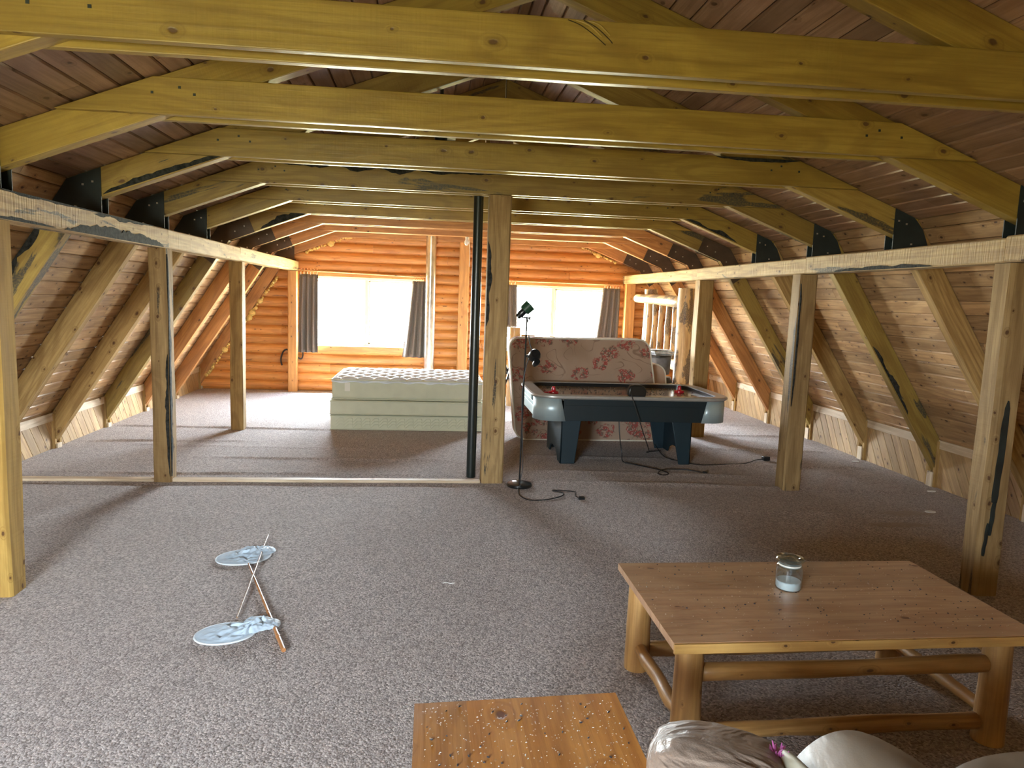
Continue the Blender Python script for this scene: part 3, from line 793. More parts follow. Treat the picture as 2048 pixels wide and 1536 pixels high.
# remains of dark bark along the edges of some timbers
def bark(parent, a, b, w, t, axis='y', sgn=1, name='bark_strip', seed=0.0, label=None):
    a, b = Vector((a[0], a[1])), Vector((b[0], b[1])); L_ = (b-a).length; d = (b-a)/L_; n_ = Vector((-d.y, d.x))*sgn
    n = max(8, int(L_/0.03)); top = []; low = []
    for i in range(n+1):
        q = i/n; env = math.sin(PI*min(1, max(0, q)))**0.45
        ww = w*env*(0.75+0.7*noise.noise(Vector((q*L_*6, seed, 2)))+0.25*noise.noise(Vector((q*L_*25, seed, 7))))
        p = a+d*(L_*q); top.append((p.x, p.y)); low.append((p.x+n_.x*max(0.001, ww), p.y+n_.y*max(0.001, ww)))
    mb = MB(); mb.prism(top+low[::-1], min(t), max(t), axis, (1, 0, 0), 0.2)
    o = mb.build(name, M['bark'], parent, smooth=False); o['label'] = label or 'dark bark strip'
    return o
bark(TR[4], (-1.93, TZ1-0.003), (0.15, TZ1-0.003), 0.050, (-0.003, 0.004), sgn=-1, seed=1.0)
bark(TR[3], (-2.68, 2.164), (-1.90, 2.455), 0.045, (0.036, 0.044), sgn=1, seed=2.0)
bark(TR[3], (-4.02, 0.57), (-2.98, 2.12), 0.060, (0.036, 0.044), sgn=-1, seed=3.0)
bark(TR[3], (1.35, TZ1-0.003), (1.96, TZ1-0.003), 0.030, (-0.003, 0.004), sgn=-1, seed=4.0)
bark(TR[6], (-2.45, 2.245), (-1.75, 2.51), 0.085, (0.036, 0.044), sgn=1, seed=5.0)
bark(TR[5], (1.95, 2.44), (2.50, 2.232), 0.040, (0.036, 0.044), sgn=1, seed=6.0)
bark(TR[4], (3.35, 1.28), (3.75, 0.67), 0.045, (0.036, 0.044), sgn=1, seed=7.0)

# foam squeezed out between the last truss and the log wall
def foam(side, name, label):
    mb = MB(); random.seed(5+side)
    path = []
    if side < 0: segs = [((-2.95, 1.80), (-4.05, 0.20)), ((-1.75, 2.50), (-2.55, 2.19))]
    else: segs = [((1.30, 2.66), (2.45, 2.225))]
    for (a, b) in segs:
        n = int(math.hypot(a[0]-b[0], a[1]-b[1])/0.035)
        for i in range(n):
            t = i/n
            r = 0.014+0.016*random.random()+(0.03 if random.random() < 0.08 else 0)
            x = XC+a[0]+(b[0]-a[0])*t+rnd(-.01, .01); z = a[1]+(b[1]-a[1])*t-0.01+rnd(-.012, .012)
            pr = [(0.0, -r), (r*0.7, -r*0.7), (r, 0), (r*0.7, r*0.7), (0.0, r)]
            mb.lathe(pr, (x, 11.525+rnd(-0.01, 0.01), z), 8)
    return tag(mb.build(name, M['foam'], weld=False, ang=80), label, 'insulation foam', kind='stuff')
foam(-1, 'foam_bead', 'yellow expanded foam oozing along the last left rafter at the log wall')
foam(1, 'foam_bead', 'yellow expanded foam oozing along the last right rafter at the log wall')

# ------------------------------------------------------------------ posts and plates
def post(x0, x1, yf, z1, label, mat='post', depth=None, z0=0.0, jit=0.01, ch=0.012):
    w = x1-x0; d = depth or w
    e = MB(); timber(e, (0, 0, z0), (0, 0, z1), w, d, up=(0, 1, 0), jit=jit, ch=ch)
    o = e.build('timber_post', M[mat], ang=30, loc=((x0+x1)/2, yf+d/2, 0))
    return tag(o, label, 'post')
post(-2.215, -2.075, 3.70, 1.885, 'honey coloured post cut off by the left edge of the photo', 'post_honey')
post(-2.215, -2.075, 5.93, 1.885, 'wavy edged post at the left end of the carpet threshold strip', 'post_stain', jit=0.02)
post(-2.215, -2.075, 8.20, 1.885, 'plain square left row post in front of the slatted log corner', 'post')
post(-2.215, -2.072, 11.44, 1.885, 'orange post against the log wall left of the left window', 'trim', depth=0.11, jit=0.003)
post(3.115, 3.265, 3.55, 1.880, 'weathered post behind the coffee table with long black bark streak', 'post_stain', jit=0.014, ch=0.02)
post(3.105, 3.265, 5.76, 1.880, 'pale right row post with dark arris, right of the hockey table', 'post_stain')
post(3.150, 3.325, 8.15, 1.880, 'right row post just behind the right end of the hockey table', 'post')
post(3.165, 3.330, 11.42, 1.880, 'orange post against the log wall right of the right window', 'trim', depth=0.13, jit=0.003)
post(0.462, 0.649, 5.95, TZ0-0.006, 'thick centre post beside the black pipe and lamp', 'post_stain', depth=0.16, jit=0.006)
post(0.440, 0.600, 11.44, 2.60, 'orange post on the log wall between the two windows', 'trim', depth=0.11, jit=0.003)
# long black bark mark on the near right post
bk = MB()
random.seed(11)
def blotch(mb, cx, y, z0, z1, w, th=0.003):
    n = 14; L = []; R = []
    for i in range(n+1):
        t = i/n; z = z0+(z1-z0)*t; ww = w*math.sin(PI*min(1, max(0.03, t)))**0.28*(0.85+0.6*noise.noise(Vector((t*6, cx*9, z0))))
        c = cx-0.010*(1-t)+0.004*noise.noise(Vector((t*3, 3, cx)))
        L.append((c-ww/2, z)); R.append((c+ww/2, z))
    mb.prism(L+R[::-1], y-th, y+0.012, 'y', (0, 0, 1), 0.3)
blotch(bk, 3.180, 3.545, 0.55, 1.13, 0.046); blotch(bk, 3.172, 3.545, 0.36, 0.56, 0.020); blotch(bk, 3.148, 3.545, 0.24, 0.43, 0.014)
bo = bk.build('bark_streak', M['steel']); 
P0 = [o for o in COL.objects if o.get('label', '').startswith('weathered post')][0]
bo.parent = P0; bo.matrix_parent_inverse = Matrix.Translation(P0.location).inverted()

def plate(x0, x1, y0, y1, z0, z1, label, mat='plate', jit=0.006):
    e = MB(); timber(e, (0, 0, 0), (0, y1-y0, 0), x1-x0, z1-z0, jit=jit, ch=0.008)
    o = e.build('wall_plate_beam', M[mat], ang=30, loc=((x0+x1)/2, y0, (z0+z1)/2))
    return tag(o, label, 'beam')
plate(-2.215, -2.062, 1.35, 5.955, 1.888, 2.035, 'rough grey stained beam over the left posts, nearest length', 'plate_stain')
plate(-2.215, -2.064, 5.96, 8.10, 1.888, 2.035, 'pale rough beam over the left posts, middle length')
plate(-2.215, -2.066, 8.105, 11.56, 1.892, 2.040, 'orange tinged beam over the left posts, far length ending at the log wall')
plate(3.115, 3.262, 1.30, 3.62, 1.883, 2.030, 'orange brown beam over the right posts, short nearest length')
plate(3.115, 3.262, 3.625, 5.72, 1.883, 2.020, 'tan beam over the right posts with a black bark edge underneath')
plate(3.118, 3.265, 5.725, 8.20, 1.883, 2.015, 'tan beam over the right posts, passing the log headboard side')
plate(3.140, 3.300, 8.205, 11.56, 1.883, 2.015, 'orange flamed beam over the right posts, far length at the log wall')

def find(lbl): return [o for o in COL.objects if o.get('label', '').startswith(lbl)][0]
PL = find('rough grey stained beam')
bark(PL, (0.3, -0.072), (2.9, -0.072), 0.030, (0.0725, 0.079), 'x', sgn=1, seed=8.0)
bark(PL, (3.0, -0.072), (4.5, -0.072), 0.085, (0.0725, 0.079), 'x', sgn=1, seed=9.0)
bark(PL, (2.4, 0.072), (4.3, 0.072), 0.030, (0.0725, 0.079), 'x', sgn=-1, seed=9.5)
PR = find('tan beam over the right posts with a black bark')
bark(PR, (0.55, -0.066), (1.65, -0.066), 0.035, (-0.079, -0.0725), 'x', sgn=1, seed=10.0)
PC = find('thick centre post')
bark(PC, (-0.094, 1.35), (-0.094, 2.05), 0.040, (-0.087, -0.077), 'y', sgn=-1, seed=11.0)
PW = find('wavy edged post')
bark(PW, (0.066, 0.05), (0.066, 1.05), 0.030, (-0.077, -0.067), 'y', sgn=1, seed=12.0)
bark(PW, (-0.06, 0.05), (-0.06, 1.84), 0.050, (0.062, 0.078), 'x', sgn=-1, seed=13.0)
PQ = find('pale right row post with dark arris')
bark(PQ, (-0.074, 0.75), (-0.074, 1.80), 0.020, (-0.088, -0.076), 'y', sgn=-1, seed=14.0)

# pipes
mb = MB(); mb.tube([(0, 0, 0.0), (0, 0, 1.2), (0, 0, 2.6)], 0.041, 24)
o = mb.build('black_pipe', M['blackpipe'], loc=(0.386, 6.175, 0)); tag(o, 'black steel pipe standing left of the centre post', 'pipe')
fl = MB()
fl.tube([(0, 0, 0.0), (0, 0, 3.09)], 0.078, 32)
for z in (0.46, 1.30, 1.32, 2.16, 2.18): fl.tube([(0, 0, z-0.008), (0, 0, z+0.008)], 0.0815, 32)
o = fl.build('flue_pipe', M['galv'], loc=(-0.01, 11.30, 0)); tag(o, 'shiny galvanised flue pipe by the right edge of the left window', 'pipe')
# threshold strip
mb = MB(); mb.box(-3.54, 0.455, 5.955, 6.03, -0.004, 0.022, (1, 0, 0)); tag(mb.build('trim_9', M['pale'], bevel=0.004, smooth=False), kind='structure')

# ------------------------------------------------------------------ curtains, rods
def curtain(xt0, xt1, xb0, xb1, z0, z1, y, label, seed):
    e = thing('curtain', ((xt0+xt1)/2, y, z1), label, 'curtain')
    cx = (xt0+xt1)/2; mb = MB()
    def fn(u, v):
        z = z1+(z0-z1)*v; w = v
        x = (xt0+(xt1-xt0)*u)*(1-w)+(xb0+(xb1-xb0)*u)*w
        a = 0.020+0.022*v
        yy = a*math.sin(u*PI*2*3.5+seed+0.5*math.sin(v*3+seed))+0.012*noise.noise(Vector((u*4, v*3, seed)))
        return (x-cx, yy, z-z1)
    mb.grid(fn, 56, 20)
    o = mb.build('cloth_panel', M['curtain'], e, ang=180)
    m = o.modifiers.new('thick', 'SOLIDIFY'); m.thickness = 0.004
    for i in range(6):
        x = xt0+(xt1-xt0)*(i+0.5)/6-cx
        r = MB(); pts = [(x+0.004*math.sin(a*2), 0.022*math.sin(a), 0.055+0.026*math.cos(a)) for a in [2*PI*k/14 for k in range(15)]]
        r.tube(pts, 0.0035, 6, cap=False); ring = r.build('curtain_ring', M['copper'], e)
        c = MB(); c.tube([(x, 0, 0.032), (x, 0.004, -0.012)], 0.004, 5); c.build('clip', M['binding'], ring)
ZT = 1.845
curtain(-2.03, -1.74, -2.05, -1.745, 0.63, 1.845, 11.40, 'grey curtain bunched at the left side of the left window', 0.3)
curtain(-0.29, -0.06, -0.44, -0.06, 0.59, 1.80, 11.42, 'grey curtain at the right side of the left window, beside the flue', 1.7)
curtain(1.02, 1.36, 1.02, 1.38, 1.12, 1.80, 11.40, 'short grey curtain at the left side of the right window', 2.1)
curtain(2.78, 3.06, 2.64, 3.05, 0.62, 1.80, 11.40, 'grey curtain at the right side of the right window', 3.3)
def rod(x0, x1, z0, z1, y, label):
    mb = MB(); mb.tube([(0, 0, 0), (x1-x0, 0, z1-z0)], 0.012, 12)
    e = thing('curtain_rod', (x0, y, z0), label, 'curtain rod'); mb.build('rod', M['trim'], e)
    for x in (0.14, x1-x0-0.14):
        b = MB(); b.tube([(x, 0, 0), (x, (YF+0.02)-y, 0.0)], 0.007, 6); b.build('bracket', M['copper'], e)
rod(-2.05, -0.04, 1.905, 1.865, 11.40, 'thin wooden rod across the top of the left window')
rod(1.00, 3.10, 1.865, 1.862, 11.40, 'thin wooden rod across the top of the right window')
# hanging bulb and cord on the tie, black can fixture
e = thing('hanging_bulb', (0.49, 10.335, 2.431), 'white bulb hanging under a tie above the middle wall post', 'light bulb')
mb = MB(); mb.lathe([(0.0, -0.12), (0.02, -0.115), (0.032, -0.09), (0.03, -0.06), (0.018, -0.03), (0.0, -0.028)], (0, 0, 0), 16); mb.build('bulb', M['bulbglass'], e)
mb = MB(); mb.lathe([(0.0, -0.032), (0.02, -0.03), (0.022, 0.0), (0.0, 0.0)], (0, 0, 0), 12); mb.build('socket', M['vinyl'], e)
mb = MB(); mb.tube(spline([(0.03, 0, 0), (0.05, 0.01, -0.2), (0.048, 0.02, -0.42)], 6), 0.004, 6); mb.build('pull_cord', M['vinyl'], e)
e = thing('ceiling_spotlight', (0.045, 5.05, 2.70), 'black can light glimpsed between the ties above the centre', 'light fixture')
mb = MB(); mb.tube([(0, 0, -0.13), (0, 0, 0.12)], 0.045, 20); mb.build('lamp_housing', M['black'], e)
mb = MB(); mb.tube([(0.045, 0, -0.03), (0.10, 0.0, -0.04)], [0.03, 0.036], 14); mb.build('bulb', M['bulbglass'], e)
mb = MB(); mb.tube([(0, 0, 0.12), (0, 0, zroof(0.045)-2.70)], 0.012, 8); mb.build('stem', M['black'], e)
# coiled cable behind the left wall post
e = thing('cable_coil', (-2.14, 11.56, 0.60), 'black cable hanging behind the left wall post', 'cable')
mb = MB(); mb.tube(spline([(0.10, -0.01, 0.10), (0.14, -0.015, 0.0), (0.10, -0.02, -0.09), (-0.08, -0.02, 0.05), (-0.16, -0.02, 0.02), (-0.20, -0.02, -0.10), (-0.18, -0.02, -0.2)], 6), 0.012, 6); mb.build('cable', M['cord'], e)

# ------------------------------------------------------------------ mattress stack
def slab_mattress(z0, z1, x0, x1, y0, y1, r, label, zig=False, quilt=False, tagp=False, name='mattress'):
    e = thing(name, ((x0+x1)/2, (y0+y1)/2, z0), label, 'mattress' if name == 'mattress' else 'box spring')
    sx, sy, sz = x1-x0, y1-y0, z1-z0
    rounded_box('body', sx, sy, sz, r, M['tick'], e, (0, 0, sz/2))
    # piping along the edges
    for z in (0.012, sz-0.012):
        mb = MB(); q = r*0.8; pts = []
        for cx, cy, a0 in ((sx/2-q, -sy/2+q, -90), (sx/2-q, sy/2-q, 0), (-sx/2+q, sy/2-q, 90), (-sx/2+q, -sy/2+q, 180)):
            for i in range(7): a = math.radians(a0+i*15); pts.append((cx+math.cos(a)*(q+0.001), cy+math.sin(a)*(q+0.001), z))
        pts.append(pts[0]); mb.tube(pts, 0.007, 6, cap=False); mb.build('piping', M['tick'], e)
    if zig:
        mb = MB()
        for row in range(3):
            zc = sz*0.28+row*sz*0.2; x = -sx/2+0.06; pts = []
            while x < sx/2-0.05: pts += [(x, -sy/2-0.001, zc-0.022), (x+0.045, -sy/2-0.001, zc+0.022), (x+0.085, -sy/2-0.001, zc+0.022)]; x += 0.10
            mb.tube(pts, 0.004, 4)
        mb.build('quilt_stitching', M['tick'], e)
    if quilt:
        mb = MB()
        def fn(u, v):
            x = -sx/2+0.005+(sx-0.01)*u; y = -sy/2+0.0+(sy-0.01)*v
            cell = abs(math.sin(u*sx*PI/0.19+ (0 if int(v*sy/0.16) % 2 else PI/2)))*abs(math.sin(v*sy*PI/0.16))
            ed = min(1, min(u, 1-u)*sx/0.10, min(v, 1-v)*sy/0.08)
            return (x, y, sz-0.03+0.030*ed**0.5+0.026*cell**0.7)
        mb.grid(fn, 110, 60); o = mb.build('quilted_top', M['quilt'], e, ang=180)
        mb = MB()   # scalloped front edge of the quilted cover
        pts = []
        for i in range(81):
            x = -sx/2+sx*i/80; pts.append((x, -sy/2-0.004, sz-0.026-0.014*abs(math.sin(PI*(x+sx/2)/0.25))**3))
        mb.tube(pts, 0.009, 6); mb.build('quilt_edge', M['quilt'], e)
    if tagp:
        mb = MB(); mb.box(-sx/2+0.15, -sx/2+0.21, -sy/2-0.004, -sy/2+0.001, sz*0.42, sz*0.82, tone=.5); mb.build('care_tag', M['binding'], e, smooth=False)
slab_mattress(0.002, 0.178, -1.125, 0.64, 8.28, 9.50, 0.02, 'cream box spring with zigzag quilting at the bottom of the stack', zig=True, name='box_spring')
slab_mattress(0.182, 0.352, -1.130, 0.635, 8.27, 9.50, 0.02, 'plain cream box spring in the middle of the stack', name='box_spring')
slab_mattress(0.356, 0.600, -1.115, 0.63, 8.28, 9.50, 0.05, 'thick cream mattress with white quilted cover topping the stack', quilt=True, tagp=True)

# ------------------------------------------------------------------ floral mattress standing on edge
def sheared_mattress(name, x0, x1, y, th, z1, shear, mat, label, curve, bind=True):
    e = thing(name, ((x0+x1)/2, y, 0.0), label, 'mattress')
    w = x1-x0; r = 0.12; n = 10; out = []
    for cx, cz, a0 in ((w/2-r, r*0.9, -90), (w/2-r, z1-r, 0), (-w/2+r, z1-r, 90), (-w/2+r, r, 180)):
        for i in range(n+1): a = math.radians(a0+90*i/n); out.append((cx+r*math.cos(a), cz+r*math.sin(a)))
    def sh(p, yy):
        x, z = p; t = z/z1
        zz = z+ (0.02 if z > 0.6 else 0)*(x/w)
        return Vector((x+shear(t, x/w), yy+curve*t*t, max(zz, 0.004)))
    mb = MB(); N_ = len(out); rows = []
    prof = [(0.0, 0.965), (-0.0, 0.985), (0.012, 1.0), (th/2, 1.0), (th-0.012, 1.0), (th, 0.985)]
    vs = []
    cxz = (0, z1/2)
    for (yy, s) in prof:
        for p in out: vs.append(sh((cxz[0]+(p[0]-cxz[0])*s, cxz[1]+(p[1]-cxz[1])*s), yy))
    fs = []
    for i in range(len(prof)-1):
        for k in range(N_): fs.append((i*N_+k, i*N_+(k+1) % N_, (i+1)*N_+(k+1) % N_, (i+1)*N_+k))
    fs.append(tuple(range(N_))[::-1]); fs.append(tuple(range((len(prof)-1)*N_, len(prof)*N_)))
    mb.add(vs, fs); mb.build('body', mat, e, ang=40)
    if bind:
        for yy in (0.0, th):
            b = MB(); pts = [sh((cxz[0]+(p[0])*0.992, cxz[1]+(p[1]-cxz[1])*0.992), yy+(0.002 if yy else -0.002)) for p in out]; pts.append(pts[0]); b.tube(pts, 0.009, 6, cap=False); b.build('binding', M['binding'], e)
    return e
sheared_mattress('mattress', 0.98, 2.70, 7.86, 0.19, 1.165, lambda t, u: -0.11*t+(-0.12*t if u > 0 else 0.0)*abs(u)*1.6, M['floral'], 'floral tan mattress standing on edge behind the hockey table', 0.05)
sheared_mattress('mattress', 1.35, 2.90, 8.18, 0.16, 0.86, lambda t, u: -0.10*t, M['tan'], 'plain tan mattress mostly hidden behind the floral one', 0.02, bind=True)

# ------------------------------------------------------------------ air hockey table
def rrect(x0, x1, y0, y1, r, n=8):
    P = []
    for cx, cy, a0 in ((x1-r, y0+r, -90), (x1-r, y1-r, 0), (x0+r, y1-r, 90), (x0+r, y0+r, 180)):
        for i in range(n+1): a = math.radians(a0+90*i/n); P.append((cx+r*math.cos(a), cy+r*math.sin(a)))
    return P
def hockey():
    HX0, HX1, HY0, HY1, HZ = 0.975, 2.955, 6.52, 7.67, 0.70
    e = thing('air_hockey_table', ((HX0+HX1)/2, (HY0+HY1)/2, 0), 'dark blue air hockey table with silver corners in front of the floral mattress', 'game table')
    ox, oy = (HX0+HX1)/2, (HY0+HY1)/2; hx, hy = (HX1-HX0)/2, (HY1-HY0)/2
    # top rail ring
    out = rrect(-hx, hx, -hy, hy, 0.24); inn = rrect(-hx+0.125, hx-0.125, -hy+0.085, hy-0.085, 0.13); n = len(out)
    mb = MB(); rings = [(out, HZ-0.035, 0.985), (out, HZ-0.022, 1.0), (out, HZ-0.008, 0.998), (out, HZ, 0.985)]
    vs = [(p[0]*s, p[1]*s, z) for o_, z, s in rings for p in o_]+[(p[0], p[1], HZ) for p in inn]+[(p[0], p[1], HZ-0.05) for p in inn]
    fs = [(i*n+k, i*n+(k+1) % n, (i+1)*n+(k+1) % n, (i+1)*n+k) for i in range(5) for k in range(n)]
    fs += [(5*n+k, 5*n+(k+1) % n, (k+1) % n, k) for k in range(n)]
    mb.add(vs, fs); mb.build('top_rail', M['rail'], e, ang=30)
    mb = MB(); i2 = [(p[0]*0.998, p[1]*0.997) for p in inn]
    i3 = [(p[0]*0.985, p[1]*0.975) for p in inn]
    vs = [(p[0], p[1], HZ-0.006) for p in i2]+[(p[0], p[1], HZ-0.006) for p in i3]+[(p[0], p[1], HZ-0.045) for p in i3]+[(p[0], p[1], HZ-0.045) for p in i2]
    mb.add(vs, [(i*n+k, i*n+(k+1) % n, (i+1)*n+(k+1) % n, (i+1)*n+k) for i in range(3) for k in range(n)]); mb.build('inner_bumper', M['black'], e, ang=30)
    mb = MB(); mb.prism([(p[0]*0.995, p[1]*0.995) for p in inn], HZ-0.060, HZ-0.040, 'z'); mb.build('playfield', M['field'], e)
    # apron
    ap = rrect(-hx+0.03, hx-0.03, -hy+0.03, hy-0.03, 0.22, 10); n = len(ap)
    side = MB(); Zb, Zt = 0.452, HZ-0.036
    mb = MB(); mb.prism(rrect(-hx+0.06, hx-0.06, -hy+0.06, hy-0.06, 0.2), Zb+0.04, Zb+0.055, 'z'); mb.build('underside_panel', M['navy'], e)
    for nm, sg in (('front_apron', -1), ('back_apron', 1)):
        b = MB(); yy = sg*(hy-0.04); b.box(-hx+0.30, hx-0.20, min(yy, yy-sg*0.02), max(yy, yy-sg*0.02), Zb, Zt); b.box(-hx+0.30, hx-0.20, min(yy, yy+sg*0.004), max(yy, yy+sg*0.004), Zb, Zb+0.15)
        b.build('apron_panel', M['navy'], e, bevel=0.002, smooth=False)
    # silver wrapped corners
    for sx in (-1, 1):
        for sy in (-1, 1):
            b = MB(); R = 0.20; pts = []
            xc, yc = sx*(hx-0.03-R), sy*(hy-0.03-R)
            a0 = {(1, -1): -90, (1, 1): 0, (-1, 1): 90, (-1, -1): 180}[(sx, sy)]
            arc = [(xc+R*math.cos(math.radians(a0+90*i/12)), yc+R*math.sin(math.radians(a0+90*i/12))) for i in range(13)]
            ext = 0.09
            if (sx, sy) in ((1, -1), (-1, 1)): arc = [(arc[0][0]-sx*ext, arc[0][1])]+arc
            else: arc = arc+[(arc[-1][0]-sx*ext, arc[-1][1])]
            lean = 0.05
            vs = [(p[0]-(lean*sx if abs(p[0]) > abs(xc) else 0)*(0 if z else 1)*0.6*0, p[1], zz) for z, zz in ((0, Zb-0.004), (1, Zt)) for p in arc]
            # the panel edge on the long side slants outwards to the top
            ie = 0 if (sx, sy) in ((1, -1), (-1, 1)) else len(arc)-1
            for z_ in (0, 1):
                v = vs[z_*len(arc)+ie]; vs[z_*len(arc)+ie] = (v[0]+(sx*0.05 if z_ else -sx*0.0), v[1], v[2])
            m_ = len(arc); fs = [(k, k+1, m_+k+1, m_+k) for k in range(m_-1)]
            b.add(vs, fs); o = b.build('corner_panel', M['silver'], e, ang=60, weld=True)
            md = o.modifiers.new('t', 'SOLIDIFY'); md.thickness = 0.012
    # end panels with goal slots
    for sx in (-1, 1):
        b = MB(); xx = sx*(hx-0.036); x0, x1 = sorted((xx, xx-sx*0.015))
        y0, y1 = -hy+0.20, hy-0.20
        b.box(x0, x1, y0, y1, Zb+0.02, Zb+0.11, (0, 1, 0)); b.box(x0, x1, y0, y1, Zb+0.115, Zb+0.150, (0, 1, 0))
        b.box(x0, x1, y0, y0+0.08, Zb+0.15, Zt, (0, 1, 0)); b.box(x0, x1, y0+0.20, y1, Zb+0.15, Zt, (0, 1, 0)); b.box(x0, x1, y0+0.08, y0+0.20, Zt-0.012, Zt, (0, 1, 0))
        ep = b.build('end_panel', M['silver'], e, bevel=0.002, smooth=False)
        b = MB(); xa, xb = sorted((xx-sx*0.02, xx-sx*0.03)); b.box(xa, xb, y0+0.07, y0+0.21, Zb+0.13, Zt-0.004)
        b.build('return_slot', M['black'], ep, smooth=False)
    # legs: side panel with an arched foot and two tapered faces
    for sx, xo, xi_t, xi_b in ((-1, 1.285, 1.485, 1.432), (1, 2.605, 2.385, 2.49)):
        X = xo-ox; F0, F1 = 6.70-oy, 7.50-oy
        s = -sx  # direction towards the table middle
        b = MB(); pts = [(F0, 0), (F0+0.16, 0), (F0+0.20, 0.06), (F0+0.30, 0.10), (F1-0.30, 0.10), (F1-0.20, 0.06), (F1-0.16, 0), (F1, 0), (F1, Zb+0.04), (F0, Zb+0.04)]
        b.prism(pts, X, X+s*0.02, 'x', (0, 0, 1))
        for yy, dy in ((F0, 0.02), (F1, -0.02)):
            q = [(X, 0.0), (xi_b-ox, 0.0), (xi_t-ox, Zb+0.02), (X, Zb+0.02)]
            b.prism(q, yy, yy+dy, 'y', (0, 0, 1))
        b.build('leg', M['leg'], e, bevel=0.008)
    # score unit on the front rail
    su = MB(); w = 0.085
    prof = [(-w, 0), (-w-0.004, 0.03), (-w, 0.075), (-w+0.02, 0.105), (-0.03, 0.112), (0.03, 0.110), (w-0.02, 0.100), (w, 0.07), (w+0.003, 0.03), (w, 0)]
    su.prism([(1.975-ox+a, HZ+b) for a, b in prof], -hy+0.005, -hy+0.075, 'y'); o = su.build('score_unit', M['black'], e, bevel=0.012)
    return e, ox, oy, HZ
he, hox, hoy, HZ = hockey()
def mallet(x, y, label):
    mb = MB(); mb.lathe([(0.0, 0.0), (0.048, 0.0), (0.052, 0.006), (0.050, 0.020), (0.042, 0.026), (0.026, 0.028), (0.020, 0.036), (0.0185, 0.060), (0.016, 0.070), (0.008, 0.076), (0.0, 0.077)], (0, 0, 0), 28)
    return tag(mb.build('hockey_mallet', M['red'], ang=30, loc=(x, y, HZ-0.040)), label, 'mallet', 'red air hockey mallets')
mallet(1.235, 6.93, 'red round mallet near the left end of the hockey table'); mallet(2.63, 7.20, 'red round mallet near the right end of the hockey table')
mb = MB(); mb.lathe([(0.0, 0.0), (0.034, 0.0), (0.034, 0.007), (0.0, 0.007)], (0, 0, 0), 24); tag(mb.build('hockey_puck', M['red'], loc=(1.17, 7.03, HZ-0.040)), 'flat red puck beside the left mallet', 'puck')
def cordlet(name, pts, r, label, mat='cord', n=7):
    P = spline(pts, n); c = P[0].copy(); mb = MB(); mb.tube([p-c for p in P], r, 6)
    return tag(mb.build(name, M[mat], loc=c), label, 'cord')
e = thing('power_cord', (1.915, 6.53, 0.72), 'thin black power cord drooping from the score unit to the carpet', 'cord')
def rel(pts, c): return [tuple(a-b for a, b in zip(p, c)) for p in pts]
mb = MB(); mb.tube(spline(rel([(1.905, 6.518, 0.735), (1.92, 6.50, 0.69), (2.03, 6.50, 0.40), (2.15, 6.62, 0.16), (2.30, 7.15, 0.03), (2.5, 7.3, 0.012)], (1.915, 6.53, 0.72)), 8), 0.0045, 6); mb.build('cable', M['cord'], e)
e = thing('power_cord', (1.86, 6.62, 0.45), 'black cord looped on the carpet in front of the hockey table, ending in a plug', 'cord')
PP = [(1.86, 6.72, 0.47), (1.87, 6.70, 0.3), (1.88, 6.62, 0.13), (1.92, 6.70, 0.03), (2.02, 6.66, 0.012), (2.14, 6.52, 0.012), (2.22, 6.42, 0.012), (2.25, 6.30, 0.012), (2.18, 6.24, 0.012), (2.15, 6.31, 0.012), (2.24, 6.42, 0.02), (2.36, 6.47, 0.012), (2.50, 6.44, 0.012), (2.60, 6.34, 0.012)]
mb = MB(); mb.tube(spline(rel(PP, (1.86, 6.62, 0.45)), 8), 0.005, 6); mb.build('cable', M['cord'], e)
mb = MB(); mb.box(0.735, 0.775, -0.31, -0.275, -0.445, -0.42); mb.build('plug', M['black'], e, bevel=0.006)
e = thing('power_cord', (2.62, 6.70, 0.01), 'thin black cord running right from the hockey table leg to a small adapter', 'cord')
mb = MB(); mb.tube(spline(rel([(2.40, 7.2, 0.10), (2.45, 7.0, 0.012), (2.58, 6.78, 0.012), (2.70, 6.655, 0.012), (2.97, 6.69, 0.012), (3.2, 6.74, 0.012), (3.40, 6.90, 0.012), (3.50, 6.93, 0.012)], (2.62, 6.70, 0.01)), 8), 0.0045, 6); mb.build('cable', M['cord'], e)
mb = MB(); mb.box(0.86, 0.93, 0.20, 0.26, -0.008, 0.035); mb.build('adapter', M['black'], e, bevel=0.006)

